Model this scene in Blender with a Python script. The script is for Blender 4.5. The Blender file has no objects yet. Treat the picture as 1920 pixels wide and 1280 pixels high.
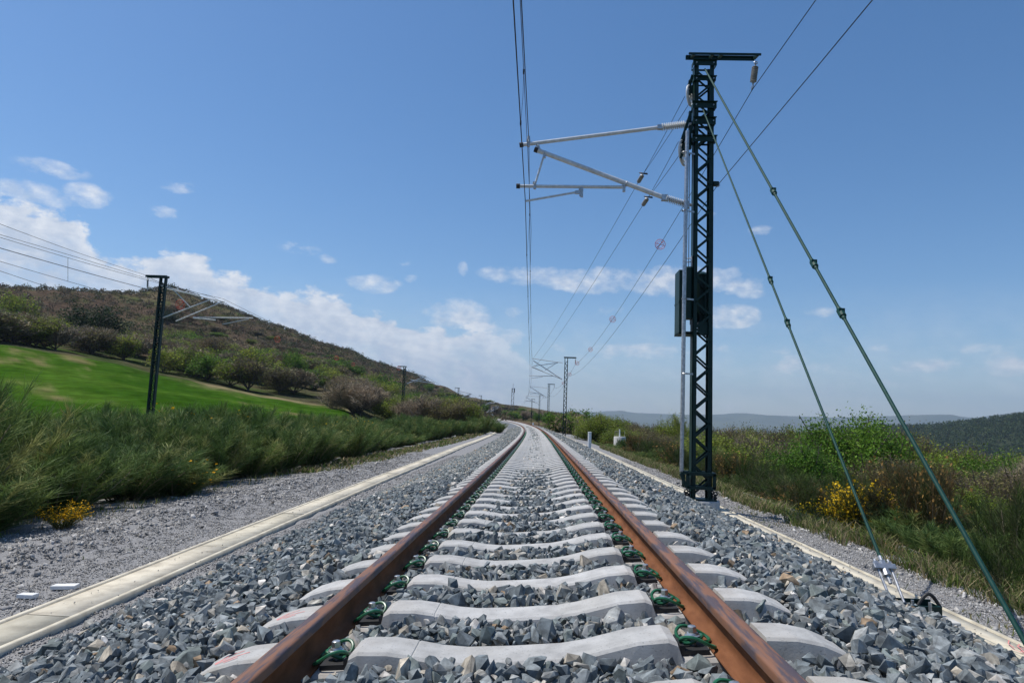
import bpy, math, random
import numpy as np
from mathutils import Vector, Matrix
random.seed(7); RNG = np.random.default_rng(11)
D2R = math.radians
COL = bpy.context.scene.collection
SC = bpy.context.scene

# ------------------------------------------------------------------ camera, world, sun, exposure
F_PX, PITCH, ROLL, YAW = 1248.79, 0.111524, 0.038718, -0.045683
CAM = np.array([0.08887, 0.0, 0.79602])
_f = np.array([math.sin(YAW)*math.cos(PITCH), math.cos(YAW)*math.cos(PITCH), math.sin(PITCH)])
_r = np.cross(_f, [0, 0, 1]); _r /= np.linalg.norm(_r); _u = np.cross(_r, _f)
_R = _r*math.cos(ROLL)+_u*math.sin(ROLL); _U = -_r*math.sin(ROLL)+_u*math.cos(ROLL)
cd = bpy.data.cameras.new('camera'); cd.sensor_width = 36.0; cd.lens = F_PX/1920*36.0
cd.clip_start = 0.05; cd.clip_end = 30000
cam = bpy.data.objects.new('camera', cd); COL.objects.link(cam)
cam.matrix_world = Matrix(((_R[0], _U[0], -_f[0], CAM[0]), (_R[1], _U[1], -_f[1], CAM[1]), (_R[2], _U[2], -_f[2], CAM[2]), (0, 0, 0, 1)))
SC.camera = cam
SUN_TO = Vector((-0.50, 0.10, 1.0)).normalized()
SUN_EL = math.asin(SUN_TO.z); SUN_AZ = math.atan2(SUN_TO.x, SUN_TO.y)     # from +Y towards +X
sd = bpy.data.lights.new('sun', 'SUN'); sd.energy = 4.6; sd.angle = D2R(0.53); sd.color = (1.0, 0.955, 0.89)
sun = bpy.data.objects.new('sun', sd); COL.objects.link(sun)
sun.rotation_euler = SUN_TO.to_track_quat('Z', 'Y').to_euler(); sun.location = (0, 0, 60)
SC.view_settings.view_transform = 'Standard'; SC.view_settings.look = 'None'
SC.view_settings.exposure = 0.0; SC.view_settings.gamma = 1.0
SC.view_settings.use_curve_mapping = False
SC.render.engine = 'CYCLES'
SC.cycles.max_bounces = 6; SC.cycles.diffuse_bounces = 3; SC.cycles.glossy_bounces = 2
SC.cycles.transmission_bounces = 4; SC.cycles.volume_bounces = 0; SC.cycles.transparent_max_bounces = 8
SKY_STRENGTH = 0.130; CLOUD = 0.92

def build_world():
    w = bpy.data.worlds.new('World'); SC.world = w; w.use_nodes = True
    nt = w.node_tree; N = nt.nodes; L = nt.links; N.clear()
    def m(op, *a, clamp=False):
        n = N.new('ShaderNodeMath'); n.operation = op; n.use_clamp = clamp
        for i, v in enumerate(a):
            if isinstance(v, (int, float)): n.inputs[i].default_value = v
            else: L.new(v, n.inputs[i])
        return n.outputs[0]
    out = N.new('ShaderNodeOutputWorld'); bg = N.new('ShaderNodeBackground'); L.new(bg.outputs[0], out.inputs[0])
    sky = N.new('ShaderNodeTexSky'); sky.sky_type = 'NISHITA'; sky.sun_disc = False
    sky.sun_elevation = SUN_EL; sky.sun_rotation = SUN_AZ
    sky.altitude = 600; sky.air_density = 1.0; sky.dust_density = 0.9; sky.ozone_density = 3.0
    bg.inputs[1].default_value = SKY_STRENGTH
    tc = N.new('ShaderNodeTexCoord'); sx = N.new('ShaderNodeSeparateXYZ'); L.new(tc.outputs['Generated'], sx.inputs[0])
    az = m('MULTIPLY', m('ARCTAN2', sx.outputs[0], sx.outputs[1]), 57.2958)
    el = m('MULTIPLY', m('ARCSINE', sx.outputs[2]), 57.2958)
    cb = N.new('ShaderNodeCombineXYZ'); L.new(az, cb.inputs[0]); L.new(m('MULTIPLY', el, 1.7), cb.inputs[1])
    def noise(scale, detail, rough, off=0.0):
        v = N.new('ShaderNodeVectorMath'); v.operation = 'ADD'; L.new(cb.outputs[0], v.inputs[0]); v.inputs[1].default_value = (off, off*.7, off*.3)
        n = N.new('ShaderNodeTexNoise'); n.inputs['Scale'].default_value = scale; n.inputs['Detail'].default_value = detail
        n.inputs['Roughness'].default_value = rough; L.new(v.outputs[0], n.inputs['Vector']); return n.outputs[0]
    big = noise(0.16, 8, 0.58, 3.1); fine = noise(0.36, 8, 0.60, 9.7); fine2 = noise(0.36, 8, 0.60, 9.2); mid = noise(.12, 4, .5, 41.); wisp = noise(0.30, 9, 0.66, 27.0)
    # cumulus bank: upper edge (elevation in degrees) as a function of the compass direction
    fc = N.new('ShaderNodeFloatCurve'); c = fc.mapping.curves[0]
    pts = [(-70, 11), (-52, 12), (-45, 13), (-41, 13.2), (-37.4, 13.4), (-36, 12.4), (-35, 10.9), (-33, 10.2), (-31.5, 10.7), (-29.7, 11.3), (-26.5, 10.3),
           (-23.3, 9.9), (-21, 9.2), (-19.4, 10.2), (-18, 9.9), (-16, 9.0), (-13.7, 8.2), (-10, 6.9), (-8.2, 7.2), (-6.4, 8.2), (-4.5, 8.0), (-3, 6.4), (0, 4.6), (6, 3.2), (16, 2.6), (60, 2.5)]
    P = [((a+70)/130, e/20) for a, e in pts]
    c.points[0].location = P[0]; c.points[1].location = P[-1]
    for q in P[1:-1]: c.points.new(*q)
    for q in c.points: q.handle_type = 'AUTO'
    fc.mapping.update()
    L.new(m('DIVIDE', m('ADD', az, 70.0), 130.0), fc.inputs['Value'])
    top = m('MULTIPLY', fc.outputs[0], 20.0)
    d = m('ADD', m('SUBTRACT', top, el), m('MULTIPLY', m('SUBTRACT', big, 0.5), 4.0))
    d = m('ADD', d, m('MULTIPLY', m('SUBTRACT', fine, 0.5), 4.6))
    edge = m('MULTIPLY', d, 1.5, clamp=True)
    inner = m('ADD', 0.74, m('MULTIPLY', m('SUBTRACT', wisp, 0.44), 2.4), clamp=True)        # thinner inside
    deep = m('MULTIPLY', m('SUBTRACT', d, 0.6), 0.28, clamp=True)
    bank = m('MULTIPLY', edge, m('SUBTRACT', 1.0, m('MULTIPLY', deep, m('SUBTRACT', 1.0, inner))))
    east = m('MULTIPLY', m('SUBTRACT', 2.0, az), 0.12, clamp=True)
    bank = m('MULTIPLY', bank, m('ADD', 0.22, m('MULTIPLY', east, 0.78)))
    # single clouds
    blobs = [(-7.5, 8.4, 3.5, 1.6, 1.1), (-5, 6.6, 4.5, 1.3, 1.0), (22.5, 9.0, 2.0, .6, .5), (6, 9.4, 3.2, .7, .6), (28, 6.2, 3, .5, .5), (33, 5.8, 3, .8, .7), (-21, 13.0, 2.0, .7, .45), (-12.8, 12.6, 1.2, .5, .5), (-39.8, 14.2, 2.6, .8, 1.), (-36.2, 14.6, 1.8, 1.0, .95), (-38.5, 16.0, 2.6, .7, .7), (-30.7, 16.4, 1.7, .8, .9), (-31, 14.3, 1.3, .6, .6), (-38.3, 13.9, 2, .7, .6),
             (-14.7, 10.7, 2.6, 1.0, .85), (-18.5, 12.4, 1.0, .5, .5), (-11.5, 11.3, .8, .4, .5), (-7.2, 12.3, .6, .9, .7),
             (-1.6, 12.1, 4.6, 1.0, 1.2), (4.5, 11.8, 6, 1.3, 1.25), (11, 11.7, 6.5, 1.5, 1.15), (15.5, 11.7, 3.5, 1.3, 1.0), (15.5, 8.8, 3.0, 1.2, 1.1), (17.2, 10.6, 1.4, .5, .7),
             (18.0, 15.5, 1.2, .6, .55), (14.0, 17.0, .8, .6, .45), (29.5, 4.9, 3.4, .75, 1.1), (34.5, 4.8, 2.6, 1.0, 1.1), (8.5, 5.7, 6, 1.0, 1.0), (14.8, 6.1, 1.4, .6, .7),
             (21.0, 4.9, 2.8, 1.0, .8), (19.5, 6.1, 1.4, .5, .6), (-2.4, 8.9, 1.2, .6, .6), (1.5, 6.0, 2.0, .6, .6), (26, 3.6, 5, .8, .5)]
    acc = None
    for a, e, ra, re, amp in blobs:
        x = m('DIVIDE', m('SUBTRACT', az, a), ra); y = m('DIVIDE', m('SUBTRACT', el, e), re)
        b = m('MULTIPLY', m('SUBTRACT', 1.0, m('ADD', m('MULTIPLY', x, x), m('MULTIPLY', y, y)), clamp=True), amp)
        acc = b if acc is None else m('MAXIMUM', acc, b)
    acc = m('MULTIPLY', acc, 1.0)
    puff = m('MULTIPLY', m('SUBTRACT', m('ADD', m('ADD', m('MULTIPLY', acc, 0.80), m('MULTIPLY', m('SUBTRACT', wisp, 0.5), 2.8)), m('MULTIPLY', m('SUBTRACT', fine, 0.5), 2.0)), 0.17), 1.0, clamp=True)
    puff = m('MULTIPLY', puff, m('MULTIPLY', acc, 3.0, clamp=True))
    # thin veil low above the horizon
    low = m('SUBTRACT', 1.0, m('DIVIDE', el, 11.0), clamp=True)
    veil = m('MULTIPLY', low, m('MULTIPLY', m('SUBTRACT', wisp, 0.30), 1.5, clamp=True))
    veil = m('MULTIPLY', veil, 1.0, clamp=True)
    a = m('MAXIMUM', m('MAXIMUM', bank, m('MULTIPLY', puff, 0.86)), m('MULTIPLY', veil, 0.92))
    a = m('MULTIPLY', a, 0.96)
    above = m('MULTIPLY', el, 1.5, clamp=True); a = m('MULTIPLY', a, above)
    # cloud colour: sunlit crest, bluish grey body
    crest = m('SUBTRACT', 1.0, m('MULTIPLY', m('SUBTRACT', d, 0.7), 0.42), clamp=True)
    br = m('ADD', m('ADD', m('MULTIPLY', crest, 0.42), m('MULTIPLY', m('SUBTRACT', mid, 0.35), 1.3)), m('MULTIPLY', m('SUBTRACT', fine, fine2), 3.4), clamp=True)
    mc = N.new('ShaderNodeMix'); mc.data_type = 'RGBA'; L.new(br, mc.inputs['Factor'])
    k = CLOUD/SKY_STRENGTH
    mc.inputs['A'].default_value = (.62*k, .70*k, .84*k, 1); mc.inputs['B'].default_value = (1.0*k, 1.02*k, 1.06*k, 1)
    mx = N.new('ShaderNodeMix'); mx.data_type = 'RGBA'; L.new(a, mx.inputs['Factor'])
    hs = N.new('ShaderNodeHueSaturation'); hs.inputs['Saturation'].default_value = 1.26; L.new(sky.outputs[0], hs.inputs['Color'])
    L.new(hs.outputs[0], mx.inputs['A']); L.new(mc.outputs['Result'], mx.inputs['B'])
    L.new(mx.outputs['Result'], bg.inputs[0])
build_world()

# ------------------------------------------------------------------ photograph measuring helpers
def ray(x, y):
    d = _f*F_PX+_R*(x-960)+_U*(640-y); return d/np.linalg.norm(d)
def at_y(x, y, Y):
    d = ray(x, y); return Vector(CAM+d*((Y-CAM[1])/d[1]))
def at_z(x, y, z):
    d = ray(x, y); return Vector(CAM+d*((z-CAM[2])/d[2]))
def at_d(x, y, D):
    d = ray(x, y); return Vector(CAM+d*(D/math.hypot(d[0], d[1])))

# track geometry: a curve bending left, falling slightly, canted outwards
K0, K1, G1, G2, CANT = 8.12e-5, 6.684e-6, -0.0099046, 4.087e-5, 0.091625
def zt(s):
    s1 = np.minimum(s, 230.0); return G1*s1+G2*s1*s1+(s-s1)*(G1+2*G2*230)*.3
def cx(s):
    s = np.asarray(s, float); a = np.clip(s, 0, 260)
    b = -(K0*a*a/2+K1*a**3/6); sl = -(K0*a+K1*a*a/2)
    return b+sl*(s-a)
def head(s):
    a = np.clip(np.asarray(s, float), 0, 260); return K0*a+K1*a*a/2       # slope dx = -head*ds
def TP(s, x, z, cant=True):
    h = head(s); n = 1/np.sqrt(1+h*h)
    if cant: lx = x*math.cos(CANT)-z*math.sin(CANT); lz = x*math.sin(CANT)+z*math.cos(CANT)
    else: lx, lz = x, z
    return np.stack(np.broadcast_arrays(cx(s)+lx*n, s+lx*h*n, zt(s)+lz), -1)

# ------------------------------------------------------------------ object helpers
def tag(o, label=None, cat=None, group=None, kind=None):
    if label: o['label'] = label
    if cat: o['category'] = cat
    if group: o['group'] = group
    if kind: o['kind'] = kind
    return o
def empty(name, loc, label, cat, group=None, rz=0.0):
    o = bpy.data.objects.new(name, None); COL.objects.link(o); o.location = loc; o.rotation_euler = (0, 0, rz)
    o.empty_display_size = .2
    return tag(o, label, cat, group)
def mesh_np(name, V, Fc, mat, parent=None, colors=None, smooth=False):
    """V (n,3), Fc list of arrays (k,3)/(k,4)"""
    me = bpy.data.meshes.new(name)
    V = np.asarray(V, np.float32); Fc = [np.asarray(f, np.int32) for f in (Fc if isinstance(Fc, list) else [Fc]) if len(f)]
    me.vertices.add(len(V)); me.vertices.foreach_set('co', V.ravel())
    li = np.concatenate([f.ravel() for f in Fc]); tot = np.concatenate([np.full(len(f), f.shape[1], np.int32) for f in Fc])
    st = np.concatenate([[0], np.cumsum(tot)[:-1]]).astype(np.int32)
    me.loops.add(len(li)); me.loops.foreach_set('vertex_index', li)
    me.polygons.add(len(tot)); me.polygons.foreach_set('loop_start', st); me.polygons.foreach_set('loop_total', tot)
    if smooth: me.polygons.foreach_set('use_smooth', np.ones(len(tot), bool))
    if colors is not None:
        ca = me.color_attributes.new('col', 'FLOAT_COLOR', 'POINT')
        c4 = np.ones((len(V), 4), np.float32); c4[:, :3] = colors; ca.data.foreach_set('color', c4.ravel())
    me.update(calc_edges=True)
    if mat: me.materials.append(mat)
    o = bpy.data.objects.new(name, me); COL.objects.link(o)
    if parent: o.parent = parent
    return o
class MB:
    def __init__(s, org=(0, 0, 0)): s.v = []; s.f = []; s.o = Vector(org)
    def add(s, vs, fs):
        n = len(s.v); s.v += [Vector(v)-s.o for v in vs]; s.f += [tuple(i+n for i in f) for f in fs]; return s
    def box(s, c, size, rot=None):
        c = Vector(c); h = Vector(size)/2; vs = []
        for dx in (-1, 1):
            for dy in (-1, 1):
                for dz in (-1, 1):
                    p = Vector((dx*h.x, dy*h.y, dz*h.z))
                    if rot is not None: p = rot @ p
                    vs.append(c+p)
        return s.add(vs, [(0, 1, 3, 2), (4, 6, 7, 5), (0, 4, 5, 1), (2, 3, 7, 6), (0, 2, 6, 4), (1, 5, 7, 3)])
    def bar(s, a, b, w, d, side=(0, 1, 0)):
        """rectangular bar from a to b: w in the plane, d along side"""
        a = Vector(a); b = Vector(b); t = (b-a).normalized(); sd = Vector(side); sd = (sd-t*sd.dot(t)).normalized(); u = t.cross(sd)
        vs = [p+u*(i*w/2)+sd*(j*d/2) for p in (a, b) for i, j in ((-1, -1), (1, -1), (1, 1), (-1, 1))]
        return s.add(vs, [(0, 3, 2, 1), (4, 5, 6, 7), (0, 1, 5, 4), (1, 2, 6, 5), (2, 3, 7, 6), (3, 0, 4, 7)])
    def tube(s, pts, r, n=8, cap=True):
        pts = [Vector(p) for p in pts]; rs = r if isinstance(r, (list, tuple)) else [r]*len(pts)
        t0 = (pts[1]-pts[0]).normalized(); a = Vector((0, 0, 1)) if abs(t0.z) < .9 else Vector((1, 0, 0))
        u = t0.cross(a).normalized(); vs = []
        for i, p in enumerate(pts):
            t = (pts[min(i+1, len(pts)-1)]-pts[max(i-1, 0)]).normalized(); u = (u-t*u.dot(t)).normalized(); w = t.cross(u)
            vs += [p+(u*math.cos(k*2*math.pi/n)+w*math.sin(k*2*math.pi/n))*rs[i] for k in range(n)]
        fs = [(i*n+k, i*n+(k+1) % n, (i+1)*n+(k+1) % n, (i+1)*n+k) for i in range(len(pts)-1) for k in range(n)]
        if cap: fs += [tuple(range(n))[::-1], tuple((len(pts)-1)*n+k for k in range(n))]
        return s.add(vs, fs)
    def ring(s, c, ax, R, r, n=24, m=6, a0=0, a1=2*math.pi):
        c = Vector(c); ax = Vector(ax).normalized(); u = ax.orthogonal().normalized(); w = ax.cross(u)
        full = abs(a1-a0-2*math.pi) < 1e-6; k = n if full else n+1; vs = []
        for i in range(k):
            t = a0+(a1-a0)*i/n; d = u*math.cos(t)+w*math.sin(t)
            vs += [c+d*(R+r*math.cos(q*2*math.pi/m))+ax*(r*math.sin(q*2*math.pi/m)) for q in range(m)]
        fs = [(i*m+q, ((i+1) % k)*m+q, ((i+1) % k)*m+(q+1) % m, i*m+(q+1) % m) for i in range(n) for q in range(m)]
        return s.add(vs, fs)
    def lathe(s, a, b, prof, n=14):
        a = Vector(a); b = Vector(b); t = (b-a); Ln = t.length; t.normalize()
        return s.tube([a+t*(Ln*z) for z, _ in prof], [q for _, q in prof], n)
    def build(s, name, mat, parent=None, smooth=False, bevel=0):
        me = bpy.data.meshes.new(name); me.from_pydata(s.v, [], s.f); me.update()
        if smooth:
            for p in me.polygons: p.use_smooth = True
            try: me.set_sharp_from_angle(angle=D2R(38))
            except Exception: pass
        if mat: me.materials.append(mat)
        o = bpy.data.objects.new(name, me); COL.objects.link(o)
        if parent: o.parent = parent
        if bevel:
            b = o.modifiers.new('bevel', 'BEVEL'); b.width = bevel; b.segments = 2; b.limit_method = 'ANGLE'
        return o
def copy_tree(o, parent=None):
    c = o.copy(); COL.objects.link(c); c.parent = parent
    for ch in o.children: copy_tree(ch, c)
    return c

# ------------------------------------------------------------------ materials
def mat(name, c1, c2=None, scale=8, rough=.8, bump=0, bscale=40, metal=0, attr=False, stretch=(1, 1, 1), detail=6, spec=.5, contrast=(.35, .65), trans=0, c3=None, bdist=.01, rnd=0):
    m = bpy.data.materials.new(name); m.use_nodes = True; nt = m.node_tree; N = nt.nodes; L = nt.links
    b = N['Principled BSDF']; b.inputs['Roughness'].default_value = rough; b.inputs['Metallic'].default_value = metal
    b.inputs['Specular IOR Level'].default_value = spec
    tc = N.new('ShaderNodeTexCoord'); mp = N.new('ShaderNodeMapping'); mp.inputs['Scale'].default_value = stretch; L.new(tc.outputs['Object'], mp.inputs[0])
    def nz(s, d=detail):
        n = N.new('ShaderNodeTexNoise'); n.inputs['Scale'].default_value = s; n.inputs['Detail'].default_value = d; n.inputs['Roughness'].default_value = .6; L.new(mp.outputs[0], n.inputs['Vector']); return n.outputs[0]
    col = None
    if c2 is not None:
        r = N.new('ShaderNodeValToRGB'); r.color_ramp.elements[0].position = contrast[0]; r.color_ramp.elements[1].position = contrast[1]
        r.color_ramp.elements[0].color = (*c1, 1); r.color_ramp.elements[1].color = (*c2, 1)
        if c3 is not None:
            e = r.color_ramp.elements.new(.5*(contrast[0]+contrast[1])); e.color = (*c3, 1)
        L.new(nz(scale), r.inputs[0]); col = r.outputs[0]
    if attr:
        a = N.new('ShaderNodeVertexColor'); a.layer_name = 'col'
        if col is not None:
            x = N.new('ShaderNodeMix'); x.data_type = 'RGBA'; x.blend_type = 'MULTIPLY'; x.inputs['Factor'].default_value = 1
            L.new(a.outputs[0], x.inputs['A']); L.new(col, x.inputs['B']); col = x.outputs['Result']
        else: col = a.outputs[0]
    if rnd and col is not None:
        oi = N.new('ShaderNodeObjectInfo'); h = N.new('ShaderNodeHueSaturation')
        q = N.new('ShaderNodeMath'); q.operation = 'MULTIPLY_ADD'; L.new(oi.outputs['Random'], q.inputs[0]); q.inputs[1].default_value = rnd; q.inputs[2].default_value = 1-rnd/2
        L.new(q.outputs[0], h.inputs['Value'])
        q2 = N.new('ShaderNodeMath'); q2.operation = 'MULTIPLY_ADD'; L.new(oi.outputs['Random'], q2.inputs[0]); q2.inputs[1].default_value = -rnd*.06; q2.inputs[2].default_value = .5+rnd*.03
        L.new(q2.outputs[0], h.inputs['Hue']); L.new(col, h.inputs['Color']); col = h.outputs[0]
    if col is not None: L.new(col, b.inputs['Base Color'])
    else: b.inputs['Base Color'].default_value = (*c1, 1)
    if bump:
        bp = N.new('ShaderNodeBump'); bp.inputs['Strength'].default_value = bump; bp.inputs['Distance'].default_value = bdist
        L.new(nz(bscale, 8), bp.inputs['Height']); L.new(bp.outputs[0], b.inputs['Normal'])
    if trans:
        t = N.new('ShaderNodeBsdfTranslucent'); mx = N.new('ShaderNodeMixShader'); mx.inputs[0].default_value = trans
        if col is not None: L.new(col, t.inputs[0])
        else: t.inputs[0].default_value = (*c1, 1)
        L.new(b.outputs[0], mx.inputs[1]); L.new(t.outputs[0], mx.inputs[2]); L.new(mx.outputs[0], N['Material Output'].inputs[0])
    return m
M = {}
M['rust'] = mat('rusty_steel', (.125, .050, .022), (.235, .10, .045), 14, .72, .35, 160, c3=(.18, .073, .032), spec=.10, bdist=.002, stretch=(1, .35, 1), contrast=(.3, .7))
M['railtop'] = mat('rail_head_steel', (.075, .055, .062), (.21, .095, .05), 3.0, .6, .15, 120, c3=(.165, .085, .055), stretch=(14.0, 1.1, 3), contrast=(.44, .57), bdist=.001)
M['concrete'] = mat('sleeper_concrete', (.34, .335, .32), (.47, .465, .445), 9, .9, .35, 130, c3=(.415, .41, .39), bdist=.003, detail=9, rnd=.14)
M['dusty'] = mat('dusty_concrete', (.40, .36, .28), (.62, .57, .45), 5, .9, .3, 90, c3=(.54, .49, .38), bdist=.003, detail=10, rnd=.14)
M['raft'] = mat('foundation_concrete', (.42, .41, .38), (.58, .57, .54), 7, .9, .3, 60, bdist=.003)
M['green'] = mat('dark_green_paint', (.003, .022, .019), (.007, .034, .029), 6, .45, .05, 50, spec=.28)
M['guygreen'] = mat('green_rod_paint', (.008, .045, .038), (.014, .068, .054), 20, .55, spec=.2)
M['clipgreen'] = mat('green_spring_steel', (.01, .085, .035), (.025, .15, .07), 30, .35)
M['galv'] = mat('galvanised_steel', (.36, .37, .38), (.58, .59, .60), 25, .38, .05, 80, metal=.75)
M['tube'] = mat('aluminium_tube', (.56, .57, .56), (.72, .73, .72), 12, .40, metal=.15)
M['bolt'] = mat('bright_bolt', (.45, .45, .44), (.62, .62, .60), 30, .3, metal=.8)
M['insul'] = mat('grey_porcelain', (.24, .23, .21), (.36, .35, .33), 10, .35)
M['black'] = mat('black_rubber', (.012, .012, .013), (.02, .02, .021), 10, .6)
M['wire'] = mat('dark_copper_wire', (.02, .018, .016), (.035, .03, .026), 10, .55, metal=.3)
M['red'] = mat('red_plastic', (.62, .07, .04), (.75, .11, .07), 6, .5)
M['white'] = mat('white_plastic', (.62, .64, .64), (.76, .78, .78), 9, .5)
M['foam'] = mat('white_foam_board', (.66, .66, .64), (.8, .8, .78), 12, .9)
M['paint'] = mat('red_spray_paint', (.62, .16, .15), (.75, .33, .30), 60, .85)
M['stone'] = mat('ballast_stone', (.55, .55, .56), (1.25, 1.25, 1.25), 26, .82, .22, 90, spec=.3, attr=True, bdist=.004, detail=8)
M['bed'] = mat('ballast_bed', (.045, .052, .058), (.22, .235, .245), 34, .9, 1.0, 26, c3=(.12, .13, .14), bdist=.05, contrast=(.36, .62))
M['fine'] = mat('fine_gravel', (.12, .118, .115), (.33, .325, .315), 75, .95, .5, 70, c3=(.225, .22, .215), bdist=.004, contrast=(.33, .66), detail=9)
M['bark'] = mat('grey_bark', (.06, .05, .04), (.14, .12, .10), 12, .9, rnd=.3)
M['stem'] = mat('pale_broom_stem', (.20, .16, .10), (.34, .28, .18), 12, .9)
M['twig'] = mat('bare_twigs', (.7, .7, .7), (1.25, 1.25, 1.25), 3, .9, attr=True, rnd=.5, spec=.12)
M['leaf'] = mat('spring_leaves', (.75, .75, .75), (1.2, 1.2, 1.2), 3, .6, attr=True, trans=.30, rnd=.35, spec=.12)
M['broom'] = mat('broom_twigs', (.8, .8, .8), (1.2, 1.2, 1.2), 2, .6, attr=True, trans=.25, rnd=.35, spec=.12)
M['blade'] = mat('grass_blades', (.8, .8, .8), (1.15, 1.15, 1.15), 2, .7, attr=True, trans=.25, spec=.12)
M['land'] = mat('land_cover', (.6, .6, .6), (1.35, 1.35, 1.35), .35, .95, .8, 1.2, attr=True, bdist=.5, detail=10, spec=.0)
M['field'] = mat('meadow_grass', (.72, .72, .72), (1.25, 1.25, 1.25), .9, .9, .7, 3.0, attr=True, bdist=.15, detail=10, stretch=(1, .5, 1), spec=.0)
M['tin'] = mat('grey_mast_steel', (.03, .033, .034), (.05, .053, .054), 6, .5)
M['farsteel'] = mat('far_tower_steel', (.12, .12, .13), (.2, .2, .2), 6, .5)

# ------------------------------------------------------------------ ground: formation, paths, ballast bed
def left_trough_x(s):  return np.interp(s, [-20, 4.5, 6.3, 9.5, 17, 40, 320], [-3.4, -3.45, -3.51, -3.64, -3.88, -4.35, -4.5])
RTX = 3.345
def form_z(s, x):
    """height of the graded formation (relative to nothing: world z)"""
    base = np.interp(x, [-9, -6.2, -5.2, -4.6, -3.9, -2.7, 2.7, 3.6, 4.4, 5.0], [-1.02, -.80, -.76, -.79, -.79, -.77, -.62, -.64, -.70, -.80])
    return zt(s)+base
def ballast_z(s, x):
    return zt(s)+np.interp(x, [-3.2, -2.95, -1.75, -1.42, -1.2, 1.2, 1.45, 1.9, 3.0, 3.2], [-.80, -.735, -.37, -.300, -.275, -.075, -.055, -.13, -.53, -.60])
def lattice(n): # integer hash noise for little bumps
    return RNG.random(n)
def sheet(name, xs, ss, zf, m, label=None, kind='structure', colors=None):
    X, S = np.meshgrid(xs, ss); P = TP(S, X, 0.0, cant=False); P[..., 2] = zf(S, X)
    ny, nx = X.shape; i = np.arange(ny*nx).reshape(ny, nx)
    Fq = np.stack([i[:-1, :-1], i[:-1, 1:], i[1:, 1:], i[1:, :-1]], -1).reshape(-1, 4)
    o = mesh_np(name, P.reshape(-1, 3), Fq, m, smooth=True, colors=None if colors is None else colors(S, X).reshape(-1, 3)); o['kind'] = kind
    if label: o['label'] = label
    return o
def sstep(x, a, b):
    t = np.clip((x-a)/(b-a), 0, 1); return t*t*(3-2*t)
def vn(x, y, sc, seed=0):
    """value noise"""
    x = np.asarray(x)*sc+seed*17.3; y = np.asarray(y)*sc+seed*5.1
    xi = np.floor(x).astype(int); yi = np.floor(y).astype(int); fx = x-xi; fy = y-yi; fx = fx*fx*(3-2*fx); fy = fy*fy*(3-2*fy)
    def h(a, b):
        n = (a*374761393+b*668265263+seed*1442695) & 0x7fffffff; n = ((n ^ (n >> 13))*1274126177) & 0x7fffffff; return (n & 0xffff)/65535.0
    return (h(xi, yi)*(1-fx)+h(xi+1, yi)*fx)*(1-fy)+(h(xi, yi+1)*(1-fx)+h(xi+1, yi+1)*fx)*fy
def fbm(x, y, sc, seed=0, o=4):
    return sum(vn(x, y, sc*2**k, seed+k)*.5**k for k in range(o))/(2-.5**(o-1))
ss_f = np.concatenate([np.arange(-14, 16, .12), np.arange(16, 60, .5), np.arange(60, 330, 3)])
def path_z(S, X):
    berm = .17*np.exp(-((X+5.15)/.42)**2)*(vn(S, X, .7, 3)*1.2)*np.clip((45-S)/30, 0, 1)
    return form_z(S, X)+(vn(S, X, 5, 1)-.5)*.035+berm+np.where(X < -4.3, (vn(S, X, 9, 2)-.5)*.06, 0)
sheet('gravel_path', np.concatenate([np.arange(-8.2, -2.4, .12), [-2, 2, 2.6], np.arange(2.8, 5.6, .12)]), ss_f, path_z, M['fine'])
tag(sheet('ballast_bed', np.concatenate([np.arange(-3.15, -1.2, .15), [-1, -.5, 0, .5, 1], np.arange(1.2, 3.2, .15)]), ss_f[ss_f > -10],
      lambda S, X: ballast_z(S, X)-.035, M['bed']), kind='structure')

# ballast stones, one by one in one mesh of stuff
def rock_protos(n, npts, seed):
    r = np.random.default_rng(seed); out = []
    import bmesh
    for k in range(n):
        p = r.uniform(-1, 1, (npts, 3)); m_ = np.abs(p).max(1)[:, None]; p = p/m_*r.uniform(.7, 1.0, (npts, 1)); q_ = np.linalg.norm(p, axis=1)[:, None]; p = p/q_**.32; p *= np.array([1.22, .92, .72])*r.uniform(.75, 1.25, 3)
        bm = bmesh.new(); [bm.verts.new(q) for q in p]; bmesh.ops.convex_hull(bm, input=bm.verts[:])
        for v in [v for v in bm.verts if not v.link_faces]: bm.verts.remove(v)
        bm.verts.index_update(); V = np.array([v.co[:] for v in bm.verts]); T = []
        for f in bm.faces:
            q = [v.index for v in f.verts]; T += [(q[0], q[i], q[i+1]) for i in range(1, len(q)-1)]
        bm.free(); out.append((V, np.array(T)))
    return out
PAL = np.array([(.135, .165, .185), (.17, .20, .215), (.205, .235, .25), (.115, .14, .155), (.24, .26, .265), (.16, .195, .195), (.30, .30, .275), (.36, .335, .28), (.47, .46, .43), (.30, .225, .15), (.60, .60, .58)])*np.array([1.17, 1.11, 1.04])
PW = np.array([20, 22, 16, 13, 11, 9, 5, 3, 2.5, 1.8, 1.2]); PW = PW/PW.sum()
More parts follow.
